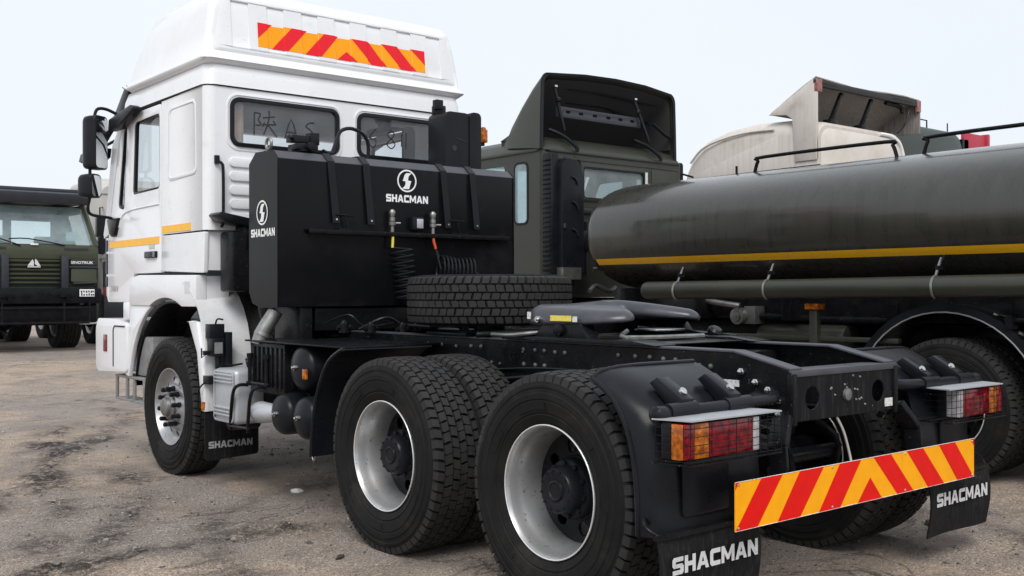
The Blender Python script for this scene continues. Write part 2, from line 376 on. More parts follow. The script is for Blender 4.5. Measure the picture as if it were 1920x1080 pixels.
# tyre tracks: broken ridges of churned dirt swinging past the truck's left side
TR = [((-3.1, 1.3), (-2.3, 2.6), (-1.75, 3.6), (-1.4, 4.7), (-1.65, 6.0)), ((-2.3, .7), (-1.95, 1.9), (-1.55, 2.7), (-.9, 3.3), (-.1, 3.5)),
      ((-2.8, 2.2), (-2.2, 3.6), (-1.9, 5.2), (-1.2, 7.5), (.5, 10)), ((-2.6, 3.9), (-1.4, 6.3), (0, 8.6), (2.2, 11.5), (4, 14)), ((-1.7, 6.4), (.2, 7.6), (2.5, 8.6)), ((-3.2, 1.85), (-2.3, 2.2), (-1.5, 2.3), (-1.1, 2.1)), ((1.3, -1.5), (1.9, -.4), (2.0, 1.0), (2.1, 4))]
track = np.zeros_like(GX)
for ti, T_ in enumerate(TR):
    pts = []
    for a, b in zip(T_[:-1], T_[1:]):
        for t in np.linspace(0, 1, 14, endpoint=False): pts.append((a[0]+(b[0]-a[0])*t, a[1]+(b[1]-a[1])*t))
    D = np.full_like(GX, 9.)
    wob = vnoise(GX, GY, .7, 40+ti)*.22
    for p in pts: D = np.minimum(D, np.hypot(GX-p[0], GY-p[1]))
    D = np.abs(D+wob); track = np.maximum(track, np.exp(-(D/.13)**2)*(.45+1.2*vnoise(GX, GY, .45, 60+ti)))
track = np.clip(track, 0, 1)
Z = vnoise(GX, GY, 2.2, 1)*.035+vnoise(GX, GY, .8, 2)*.022+vnoise(GX, GY, .28, 4)*.012+vnoise(GX, GY, .11, 5)*.008
Z = Z*near+track*near*(vnoise(GX, GY, .13, 6)*.075+vnoise(GX, GY, .06, 16)*.03+.008)
Z += vnoise(GX, GY, 9, 8)*.08*sstep(7, 15, np.hypot(GX, GY))*(1-sstep(60, 200, np.hypot(GX, GY)))
for wx in (-1.09, -.76, .76, 1.09, 3.35, 5.5):                     # firm, level dirt under the wheels
    for wy in (0, 1.35, 4.52, .5):
        k = np.exp(-(np.hypot(GX-wx, GY-wy)/.45)**2); Z = Z*(1-k)+k*.004
Z += .28*sstep(9., 18.5, GY)
V = np.stack([GX, GY, Z], -1).reshape(-1, 3); ny, nx = GX.shape
ii, jj = np.meshgrid(np.arange(ny-1), np.arange(nx-1), indexing='ij'); a = (ii*nx+jj).ravel()
F = np.stack([a, a+1, a+nx+1, a+nx], 1)
me = bpy.data.meshes.new('ground'); me.from_pydata(V.tolist(), [], F.tolist()); me.shade_smooth()
at = me.attributes.new('churn', 'FLOAT', 'POINT'); at.data.foreach_set('value', track.ravel().astype(np.float32))
def ground_z(x, y):
    i = min(max(int(np.searchsorted(gx, x)), 0), nx-1); j = min(max(int(np.searchsorted(gy, y)), 0), ny-1); return float(Z[j, i])
gm = bpy.data.materials.new('packed_dirt'); gm.use_nodes = True; t = gm.node_tree; N = t.nodes; L = t.links; b = N['Principled BSDF']
tcn = N.new('ShaderNodeTexCoord')
def gn(scale, det=8, rough=.6, dist=0, sc=None, rot=0):
    n = N.new('ShaderNodeTexNoise'); n.inputs['Scale'].default_value = scale; n.inputs['Detail'].default_value = det; n.inputs['Roughness'].default_value = rough; n.inputs['Distortion'].default_value = dist
    if sc:
        m_ = N.new('ShaderNodeMapping'); m_.inputs['Scale'].default_value = sc; m_.inputs['Rotation'].default_value = (0, 0, rot); L.new(tcn.outputs['Object'], m_.inputs['Vector']); L.new(m_.outputs['Vector'], n.inputs['Vector'])
    else: L.new(tcn.outputs['Object'], n.inputs['Vector'])
    return n.outputs['Fac']
def mr(v, lo, hi, a_=0, b_=1):
    r_ = N.new('ShaderNodeMapRange'); r_.inputs['From Min'].default_value = lo; r_.inputs['From Max'].default_value = hi; r_.inputs['To Min'].default_value = a_; r_.inputs['To Max'].default_value = b_
    L.new(v, r_.inputs['Value']); return r_.outputs['Result']
def mixg(a_, c_, f_, mode='MIX'):
    x = N.new('ShaderNodeMix'); x.data_type = 'RGBA'; x.blend_type = mode
    if isinstance(a_, tuple): x.inputs['A'].default_value = (*a_, 1)
    else: L.new(a_, x.inputs['A'])
    if isinstance(c_, tuple): x.inputs['B'].default_value = (*c_, 1)
    else: L.new(c_, x.inputs['B'])
    if isinstance(f_, float): x.inputs['Factor'].default_value = f_
    else: L.new(f_, x.inputs['Factor'])
    return x.outputs['Result']
an = N.new('ShaderNodeAttribute'); an.attribute_name = 'churn'
patch = mr(gn(.55, 8, .62, .5), .46, .58)                     # smooth tan crust against loose grey grit
grit = gn(26, 7, .72)
c = mixg((.48, .408, .36), (.66, .525, .415), patch)
c = mixg(c, (.27, .228, .203), mr(gn(1.2, 10, .70, .9), .50, .60, 0, .42))
c = mixg(c, (.135, .116, .106), mr(gn(1.0, 9, .68, .5, (.4, 2.0, 1), R(-25)), .57, .70, 0, .5))
c = mixg(c, (.105, .092, .085), mr(grit, .56, .69, 0, .45))
c = mixg(c, (.62, .57, .53), mr(gn(33, 4, .6), .64, .73, 0, .7))
def vein(scale, wdt, stretch, rot):                           # thin dark crusted lines
    n_ = gn(scale, 6, .55, 1.2, stretch, rot); a_ = N.new('ShaderNodeMath'); a_.operation = 'SUBTRACT'; a_.inputs[1].default_value = .5; L.new(n_, a_.inputs[0])
    b_ = N.new('ShaderNodeMath'); b_.operation = 'ABSOLUTE'; L.new(a_.outputs[0], b_.inputs[0]); return mr(b_.outputs[0], 0, wdt, 1, 0)
v1 = N.new('ShaderNodeMath'); v1.operation = 'MULTIPLY'; L.new(vein(.8, .012, (.6, 1.3, 1), R(-30)), v1.inputs[0]); L.new(mr(gn(.9, 4), .45, .6, 0, .85), v1.inputs[1])
c = mixg(c, (.11, .095, .088), v1.outputs[0])
at_f = N.new('ShaderNodeMath'); at_f.operation = 'MULTIPLY'; L.new(an.outputs['Fac'], at_f.inputs[0]); L.new(mr(gn(12, 7, .7), .36, .55, 0, 1.4), at_f.inputs[1])
c = mixg(c, (.070, .058, .052), at_f.outputs[0])
L.new(c, b.inputs['Base Color'])
L.new(mr(gn(1.1, 5), .35, .7, .62, .95), b.inputs['Roughness']); b.inputs['Specular IOR Level'].default_value = .3
bp = N.new('ShaderNodeBump'); bp.inputs['Strength'].default_value = 1; bp.inputs['Distance'].default_value = .03
h1 = N.new('ShaderNodeMath'); h1.operation = 'ADD'; L.new(gn(22, 9, .72), h1.inputs[0]); L.new(mr(gn(70, 4, .6), .45, .75), h1.inputs[1])
L.new(h1.outputs[0], bp.inputs['Height']); L.new(bp.outputs['Normal'], b.inputs['Normal'])
gr = fin(me, 'ground', gm, kind='structure'); gr['label'] = 'packed brown dirt yard with gravel and tyre tracks'

# loose gravel: one object, nobody could count it
def gravel():
    t_ = (1+5**.5)/2
    ico = np.array([(-1, t_, 0), (1, t_, 0), (-1, -t_, 0), (1, -t_, 0), (0, -1, t_), (0, 1, t_), (0, -1, -t_), (0, 1, -t_), (t_, 0, -1), (t_, 0, 1), (-t_, 0, -1), (-t_, 0, 1)])/1.9
    fc = np.array([(0, 11, 5), (0, 5, 1), (0, 1, 7), (0, 7, 10), (0, 10, 11), (1, 5, 9), (5, 11, 4), (11, 10, 2), (10, 7, 6), (7, 1, 8), (3, 9, 4), (3, 4, 2), (3, 2, 6), (3, 6, 8), (3, 8, 9), (4, 9, 5), (2, 4, 11), (6, 2, 10), (8, 6, 7), (9, 8, 1)])
    V_, F_, k = [], [], 0
    n = 0
    while n < 15000:
        x = rng.uniform(-5.5, 3.2); y = rng.uniform(-2.6, 9.5)
        if rng.random() > math.exp(-max(0, math.hypot(x+4.3, y+3.5)-4.5)/3.2): continue
        z = ground_z(x, y); i = min(int(np.searchsorted(gx, x)), nx-1); j = min(int(np.searchsorted(gy, y)), ny-1)
        if rng.random() > .30+.9*track[j, i]+(.35 if vnoise(np.array([x]), np.array([y]), .9, 77)[0] > .1 else 0): continue
        s = .0038*math.exp(rng.normal(0, .6)); s = min(s, .020)
        if s < .0025: s = .0025
        p = ico*(s*rng.uniform(.6, 1.25, (12, 1)))*np.array([rng.uniform(.7, 1.4), rng.uniform(.7, 1.4), rng.uniform(.5, .9)])
        a_ = rng.uniform(0, 6.3); ca, sa = math.cos(a_), math.sin(a_)
        p = np.stack([p[:, 0]*ca-p[:, 1]*sa, p[:, 0]*sa+p[:, 1]*ca, p[:, 2]], 1)+np.array([x, y, z+s*.25])
        V_.append(p); F_.append(fc+k); k += 12; n += 1
    m_ = bpy.data.meshes.new('gravel'); m_.from_pydata(np.concatenate(V_).tolist(), [], np.concatenate(F_).tolist())
    gmat = mat('gravel_stone', (.36, .33, .30), .85, c2=(.09, .08, .075), vs_=9, vlo=.35, vhi=.6, dust=((.42, .38, .35), 17, .62, .72))
    o = fin(m_, 'gravel', gmat, kind='stuff'); o['label'] = 'loose small stones scattered over the dirt'; o['category'] = 'gravel'
gravel()
def rock(name, x, y, s, m, label, catg, flat=.6, seed=1, group=None):
    bm = bmesh.new(); bmesh.ops.create_icosphere(bm, subdivisions=2, radius=1)
    for v in bm.verts:
        n_ = mnoise.noise(v.co*1.3+Vector((seed*7.1, 0, 0)))*.45+mnoise.noise(v.co*3+Vector((0, seed*3.3, 0)))*.15
        v.co = v.co*(1+n_); v.co.x *= s[0]; v.co.y *= s[1]; v.co.z *= s[2]
    m_ = bpy.data.meshes.new(name); bm.to_mesh(m_); bm.free()
    o = fin(m_, name, m); o.location = (x, y, ground_z(x, y)+s[2]*.5); o.rotation_euler = (0, 0, seed*1.3)
    o['label'] = label; o['category'] = catg
    if group: o['group'] = group
rock('stone', -.76, 3.20, (.045, .03, .022), mat('pale_stone', (.68, .67, .64), .8), 'small pale stone on the dirt between front and rear wheels', 'stone', seed=2)
DS = mat('dark_clod_stone', (.045, .04, .037), .9)
rock('stone', -1.46, 1.40, (.035, .02, .012), DS, 'small dark clod in front of the middle rear tyre', 'stone', seed=3)
rock('stone', 1.62, -.25, (.05, .035, .02), DS, 'small dark stone on the dirt right of the rear mud flap', 'stone', seed=5)

# ------------------------------------------------------------------ wheels (meshes shared by every copy; axis along x, outside at -x)
TR_R, RIM_R = .535, .300
def tyre_mesh(name='tyre', half=.150, rows=6, npitch=60, lug=False):
    k = half/.15; b = MB()
    prof = [(-.100, .296), (-.122, .300), (-.133, .312), (-.140, .330), (-.1465, .343), (-.1435, .347), (-.1435, .351), (-.149, .356), (-.154, .385), (-.157, .405), (-.1545, .408), (-.1545, .412), (-.1585, .416), (-.1585, .440), (-.1535, .445), (-.1515, .462), (-.1545, .467), (-.1525, .478), (-.1475, .482), (-.1455, .492), (-.139, .503), (-.132, .511), (-.12, .5165)]
    prof = [(x*k, r) for x, r in prof]
    prof = prof+[(0, .5195)]+[(-x, r) for x, r in reversed(prof)]
    b.lathe(prof, n=72)
    for a0_, a1_ in ((10, 38), (62, 80), (130, 158), (200, 214), (250, 278), (318, 332)):          # raised pads on the sidewalls
        for sd in (-1, 1):
            rows_ = [[(sd*k*xx, r_*math.sin(R(a_)), r_*math.cos(R(a_))) for a_ in np.linspace(a0_, a1_, 9)] for r_, xx in ((.3665, .1505), (.3675, .1545), (.3985, .1590), (.3995, .1555))]
            b.sheet(rows_)
    nf = len(b.f)
    W = .140*k; edges = [-W+2*W*i/rows for i in range(rows+1)]
    edges[1] -= .004*k; edges[-2] += .004*k
    def pt(x, ang, r): return (x, r*math.sin(ang), r*math.cos(ang))
    dA = 2*math.pi/npitch
    for ri in range(rows):
        x0, x1 = edges[ri], edges[ri+1]; sh = ri in (0, rows-1); g = .0030
        gA = dA*(.060 if not sh else .10)
        for i in range(npitch):
            a0 = dA*(i+.5*(ri % 2)); a1 = a0+dA-gA*2
            sk = dA*(.16 if ri % 2 else -.16)                       # leaning block edges
            jit = ((i*7+ri*3) % 5-2)*dA*.012
            xa, xb = x0+(g if ri else 0), x1-(g if ri < rows-1 else 0)
            def q(x, a, ins, r):
                cx = (xa+xb)/2; u = (x-cx)/(xb-xa)
                aa = a+sk*u+jit; ac = (a0+a1)/2
                if not sh: aa += (dA*.10)*(1 if (ri+i) % 2 else -1)*(.5-abs(u))
                return pt(x+(cx-x)*ins*2.2, aa+(ac-aa)*ins*1.6, r)
            def rad(x): return TR_R-.010*(abs(x)/W)**4
            xm = (xa+xb)/2
            base = []; top = []
            for x, a_ in ((xa, a0), (xm, a0), (xb, a0), (xb, a1), (xm, a1), (xa, a1)):
                base.append(q(x, a_, 0, .512 if abs(x) < W*.99 else .505)); top.append(q(x, a_, .05, rad(x)))
            if sh:                                                  # shoulder lugs run down the sidewall
                s_ = -1 if ri == 0 else 1; idx = (0, 5) if ri == 0 else (2, 3)
                for j_ in idx: base[j_] = tuple(np.array(base[j_])*(1, .975, .975)+np.array((s_*.006, 0, 0)))
            n = 6
            b.add(base+top, [(j, (j+1) % n, n+(j+1) % n, n+j) for j in range(n)]+[(6, 7, 10, 11), (7, 8, 9, 10)])
    me_ = b.mesh(name, smooth=30, weld=False); me_.materials.append(RUBBER); me_.materials.append(TREAD)
    for p_ in me_.polygons: p_.material_index = 1 if p_.index >= nf else 0
    return me_
TYRE = tyre_mesh()
def rear_rim_mesh():
    b = MB()
    p = [(-.118, .2955), (-.128, .301), (-.134, .300), (-.134, .2945), (-.124, .289), (-.112, .284), (-.085, .280), (-.06, .272), (-.03, .262), (.02, .256), (.062, .250)]
    b.lathe(p, n=72)
    b.lathe([(.062, .250), (.10, .256), (.125, .29), (.128, .301), (.12, .2955)], n=72)
    return b.mesh('rim', smooth=32)
def rear_disc_mesh():
    b = MB(); hs = [circ(.188*math.cos(2*math.pi*(i+.5)/8), .188*math.sin(2*math.pi*(i+.5)/8), .032, 14) for i in range(8)]
    b.prism(circ(0, 0, .2505, 56), .050, .066, 'yz', hs)
    b.lathe([(.052, .150), (.038, .146), (.036, .12)], n=40)
    return b.mesh('wheel_disc', bevel=.004, seg=1)
def hub_mesh():
    b = MB()
    b.lathe([(.05, .142), (.00, .138), (-.012, .130), (-.014, .112), (-.045, .108), (-.075, .104), (-.086, .096), (-.089, .080), (-.083, .060), (-.083, .048), (-.090, .045), (-.092, .040), (-.086, .034), (-.086, .001)], n=44)
    for i in range(10):
        a = 2*math.pi*i/10; c_, s_ = math.cos(a), math.sin(a)
        b.cyl((.05, .118*c_, .118*s_), (-.028, .118*c_, .118*s_), .013, n=6)
    for i in range(12):
        a = 2*math.pi*(i+.3)/12; b.cyl((-.08, .09*math.cos(a), .09*math.sin(a)), (-.093, .09*math.cos(a), .09*math.sin(a)), .006, n=6)
    return b.mesh('hub', smooth=32)
def front_rim_mesh():
    b = MB()
    b.lathe([(-.118, .2955), (-.128, .301), (-.134, .300), (-.134, .2945), (-.122, .287), (-.105, .280), (-.085, .268), (-.07, .25), (-.068, .245)], n=72)
    hs = [circ(.212*math.cos(2*math.pi*i/10), .212*math.sin(2*math.pi*i/10), .023, 12) for i in range(10)]
    ring = MB(); ring.prism(circ(0, 0, .2505, 60), -.068, -.056, 'yz', hs+[circ(0, 0, .10, 30)])
    ring.v = [(x-.055*max(0, (.245-math.hypot(y, z)))/.145, y, z) for x, y, z in ring.v]
    b.add(ring.v, ring.f)
    b.lathe([(-.056, .25), (.02, .256), (.10, .262), (.125, .29), (.128, .301), (.12, .2955)], n=60)
    return b.mesh('rim', smooth=32)
def front_hub_mesh():
    b = MB(); b.lathe([(-.09, .112), (-.135, .105), (-.15, .09), (-.152, .075), (-.175, .07), (-.185, .055), (-.187, .001)], n=36)
    return b.mesh('hub', smooth=32)
def nut_mesh():
    b = MB(); b.lathe([(.01, .021), (-.010, .021), (-.012, .017), (-.034, .0165), (-.042, .018), (-.058, .0175), (-.064, .010), (-.064, .001)], n=14)
    return b.mesh('lug_nut', smooth=40)
def edge_mesh():
    b = MB(); b.rings([[(-.133+.004*math.cos(2*math.pi*j/8), (.2975+.004*math.sin(2*math.pi*j/8))*math.cos(2*math.pi*i/72), (.2975+.004*math.sin(2*math.pi*j/8))*math.sin(2*math.pi*i/72)) for j in range(8)] for i in range(72)], closed=True); me_ = b.mesh('rim_edge', smooth=60); me_.materials.append(RIMEDGE); return me_
REDGE = edge_mesh()
RRIM, RDISC, HUB, FRIM, FHUB, NUT = rear_rim_mesh(), rear_disc_mesh(), hub_mesh(), front_rim_mesh(), front_hub_mesh(), nut_mesh()
RRIM.materials.append(SILVER); RDISC.materials.append(CHASSIS); HUB.materials.append(PLASTIC); FRIM.materials.append(SILVER); FHUB.materials.append(STEEL); NUT.materials.append(PLASTIC)
def wheel(parent, x, y, z, side, kind, spin=0.):
    """side -1: outside faces -x; the wheel is its rim, with tyre, disc, hub and nuts as sub-parts"""
    rot = (spin, 0, 0 if side < 0 else math.pi)
    if kind == 'front':
        w_ = place(FRIM, 'wheel', None, parent, (x, y, z), rot); sub(w_, TYRE, 'tyre', None); sub(w_, FHUB, 'hub', None)
        for i in range(10):
            a = 2*math.pi*(i+.5)/10; sub(w_, NUT, 'lug_nut', None, (-.108, .142*math.cos(a), .142*math.sin(a)))
    else:
        w_ = place(RRIM, 'wheel', None, parent, (x, y, z), rot); sub(w_, TYRE, 'tyre', None)
        sub(w_, REDGE, 'rim_edge', None)
        if kind == 'outer': sub(w_, RDISC, 'wheel_disc', None); sub(w_, HUB, 'hub', None)
        elif kind == 'plain': sub(w_, RDISC, 'wheel_disc', None)
    return w_

# ------------------------------------------------------------------ the white tractor truck (x right, y forward, z up)
T = thing('tractor_truck', 'white tractor truck with black chassis, bare fifth wheel and red-yellow rear chevron board', 'truck', (0, 0, 0))
YF = 4.52; WZ = .525
for ax, yy in ((0, 0.), (1, 1.35)):
    for s in (-1, 1):
        wheel(T, s*1.088, yy, WZ, s, 'outer', .35*ax+.2); wheel(T, s*.757, yy, WZ, -s, 'plain', .1+.5*ax)
    b = MB(); b.cyl((-1.0, yy, WZ), (1.0, yy, WZ), .085, n=16); b.lathe([(-.26, .09), (-.18, .17), (-.08, .22), (.08, .22), (.18, .17), (.26, .09)], (0, yy, WZ), n=24, cap=True)
    b.cyl((0, yy-.05, WZ+.02), (0, yy-.34, WZ+.04), .16, .10, n=20); b.build('drive_axle', CHASSIS, T)
for s in (-1, 1): wheel(T, s*1.03, YF, WZ, s, 'front', .15)
b = MB(); b.tube([(-.95, YF, WZ), (-.6, YF, WZ-.04), (.6, YF, WZ-.04), (.95, YF, WZ)], .06, 10); b.build('front_axle', CHASSIS, T)

# frame
for s in (-1, 1):
    top = [(5.9, 1.13), (-.40, 1.13), (-.46, 1.118), (-.712, 1.062)]; bot = [(-.712, .85), (-.4, .83), (5.9, .83)]
    b = MB(); b.prism(top+bot, s*.410, s*.422, 'yz')
    b.prism([(-.712, .838), (-.4, .818), (5.9, .818), (5.9, .8295), (-.4, .8295), (-.712, .8495)], s*.335, s*.424, 'yz')
    fr = b.build('frame_rail', CHASSIS, T, bevel=.003, seg=1)
    b = MB(); b.prism([(5.9, 1.142), (-.40, 1.142), (-.46, 1.13), (-.715, 1.074), (-.715, 1.0625), (-.46, 1.1185), (-.40, 1.1305), (5.9, 1.1305)], s*.335, s*.424, 'yz'); b.build('top_flange', SHEENTOP, fr, bevel=.003)  # flange top painted paler to imitate the sky's sheen
    b = MB(); b.tube([(s*(.435+.01*math.sin(i*1.3)), 2.6-.22*i, .93+.03*math.sin(i*.9)) for i in range(15)], .011, 7, smooth=3); b.tube([(s*(.438+.008*math.sin(i*1.7+1)), 2.6-.22*i, .965+.025*math.sin(i*.7+2)) for i in range(13)], .007, 6, smooth=3); b.build('cable_loom', PLASTIC, fr)
    b = MB()
    for yy in (-.05, .03, .12, .22, .34, .75, .83, .92, 1.0, 1.1, 1.5, 1.6, 1.75, 1.9, 2.05):
        for zz in ((1.08,) if int(yy*100) % 2 else (1.085, 1.0)):
            b.lathe([(0, .014), (-.008, .013), (-.013, .006)], (s*.423, yy, zz), (-s, 0, 0), n=8, cap=True)
    for yy, zz in ((-.12, 1.06), (-.20, 1.06), (-.27, 1.06)): b.lathe([(0, .014), (-.009, .013), (-.014, .006)], (s*.423, yy, zz), (-s, 0, 0), n=8, cap=True)
    for i in range(12):
        b.lathe([(0, .009), (-.007, .009), (-.010, .004)], (s*.423, random.uniform(.3, 2.2), random.uniform(.93, 1.1)), (-s, 0, 0), n=7, cap=True)
    b.build('bolt_heads', DULLSTEEL, fr, kind='stuff')
    b = MB()
    for yy, zz in ((-.45, 1.045), (-.53, 1.0), (-.60, .97), (-.655, .93), (-.655, .865), (-.64, .80)):
        b.lathe([(0, .019), (.010, .019), (.012, .014), (.022, .013), (.026, .007)], (s*.423, yy, zz), (s, 0, 0), n=6, cap=True)
    b.build('bolt_heads', CHROME, fr, kind='stuff')
    if s < 0:
        b = MB(); b.b(-.4238, -.4245, -.435, -.335, .975, 1.005); b.build('label_plate', LABELW, fr)
# rear cross member with its two lightening holes
b = MB(); b.prism([(-.398, .835), (-.398, 1.05), (.398, 1.05), (.398, .835)], -.722, -.712, 'xz', [circ(-.27, .935, .052, 20), circ(.27, .935, .052, 20)])
cmb = b.build('cross_member', CHASSIS_STREAK, T, bevel=.003, seg=1)
b = MB(); b.prism([(-.43, -.722), (-.40, -.66), (-.30, -.605), (.30, -.605), (.40, -.66), (.43, -.722)], 1.052, 1.064, 'xy'); b.b(-.43, .43, -.7275, -.7225, 1.035, 1.064)
b.build('top_flange', SHEENTOP, cmb, bevel=.004)  # paler colour here imitates sky light on the flange
for s in (-1, 1): b = MB(); b.b(s*.3985, s*.43, -.735, -.700, .82, 1.05); b.build('end_gusset', CHASSIS, cmb, bevel=.006)
b = MB(); b.b(.325, .395, -.7236, -.7228, .855, .895); b.build('label_plate', LABELW, cmb)
b = MB(); b.lathe([(0, .03), (.012, .028), (.016, .012)], (0, -.722, .935), (0, -1, 0), n=12, cap=True)
for i in range(14): b.lathe([(0, .006), (.005, .004)], (random.uniform(-.14, .16), -.722, random.uniform(.86, 1.02)), (0, -1, 0), n=6, cap=True)
b.build('bolt_heads', STEEL, cmb, kind='stuff')
for yy, z0, z1 in ((.02, .84, 1.10), (.68, .84, 1.12), (1.36, .84, 1.10), (2.1, .84, 1.1), (3.0, .84, 1.1)):
    b = MB(); b.b(-.41, .41, yy-.07, yy+.07, z0, z1); b.build('cross_member', CHASSIS, T, bevel=.01)
# rear hook brackets under the cross member
for s in (-1, 1):
    b = MB(); b.bar((s*.46, -.70, .86), (s*.55, -.74, .74), .035, .09, (0, 1, 0)); b.bar((s*.55, -.74, .75), (s*.55, -.76, .52), .02, .09, (0, 1, 0)); b.build('board_bracket', CHASSIS, T, bevel=.005)
    b = MB(); b.tube([(s*.42, -.62, .95), (s*.47, -.66, .955), (s*.60, -.70, .945), (s*1.27, -.70, .935)], .026, 12, smooth=5)
    for xx in (.70, 1.05): b.cyl((s*xx, -.70, .944), (s*(xx+.16), -.70, .940), .034, n=14)
    b.lathe([(-.02, .03), (0, .034), (.04, .034), (.055, .02), (.058, .002)], (s*1.24, -.70, .935), (s, 0, 0), n=14, cap=True)
    b.build('lamp_support_tube', PLASTIC, T)
    b = MB(); b.tube([(s*.425, -.52, .93), (s*.45, -.55, .935), (s*.45, -.60, .93)], .03, 10); b.build('tube_flange', CHASSIS, T)
# pale wire hanging under the cross member
b = MB(); b.tube([(-.06, -.71, .83), (-.02, -.72, .76), (.01, -.73, .66), (.0, -.75, .6)], .006, 6, smooth=4); b.build('hanging_wire', WIRE, T)
b = MB(); b.tube([(-.25, -.45, .62), (.3, -.45, .62)], .035, 10); b.tube([(-.3, -.3, .8), (-.2, -.5, .72), (-.1, -.5, .5)], .02, 8, smooth=4); b.tube([(.12, -.3, .85), (.25, -.5, .7), (.3, -.45, .5)], .015, 8, smooth=4)
b.build('brake_line', CHASSIS, T)

# chevron board: amber plate with red bands leaning outwards
b = MB(); b.b(-.97, .97, -.842, -.838, .459, .654); cb = b.build('chevron_board', AMBY, T)
zt, zb = .654, .459; zm = .5*(zt+zb)
for P in ([(-.97, zt), (-.945, zt), (-.97, zt-.03)], [(-.802, zt), (-.658, zt), (-.829, zb), (-.97, zb)], [(-.537, zt), (-.362, zt), (-.538, zb), (-.696, zb)], [(-.24, zt), (-.071, zt), (-.241, zb), (-.402, zb)],
          [(0, zm+.008), (.098, zb), (-.104, zb)], [(.028, zt), (.175, zt), (.375, zb), (.232, zb)], [(.316, zt), (.463, zt), (.665, zb), (.511, zb)], [(.615, zt), (.772, zt), (.963, zb), (.798, zb)], [(.938, zt), (.97, zt), (.97, zt-.04)]):
    bb = MB(); bb.add([(px, -.8433, pz) for px, pz in P], [tuple(range(len(P)))]); bb.build('stripe', RED, cb, smooth=0)
b = MB(); b.tube([(-.97, -.8425, .654), (.97, -.8425, .654)], .0016, 4); b.tube([(-.97, -.8425, .459), (.97, -.8425, .459)], .0016, 4); b.build('board_edge', LABELW, cb)
for xx in (-.95, -.3, .3, .95):
    for zz in (.47, .643): b = MB(); b.lathe([(0, .006), (.003, .004)], (xx, -.8435, zz), (0, -1, 0), n=8, cap=True); b.build('rivet', CHROME, cb)
b = MB(); b.b(-.93, .93, -.836, -.815, .52, .60)
for s in (-1, 1): b.b(s*.5, s*.56, -.820, -.74, .53, .59)
b.build('board_frame', CHASSIS, T)

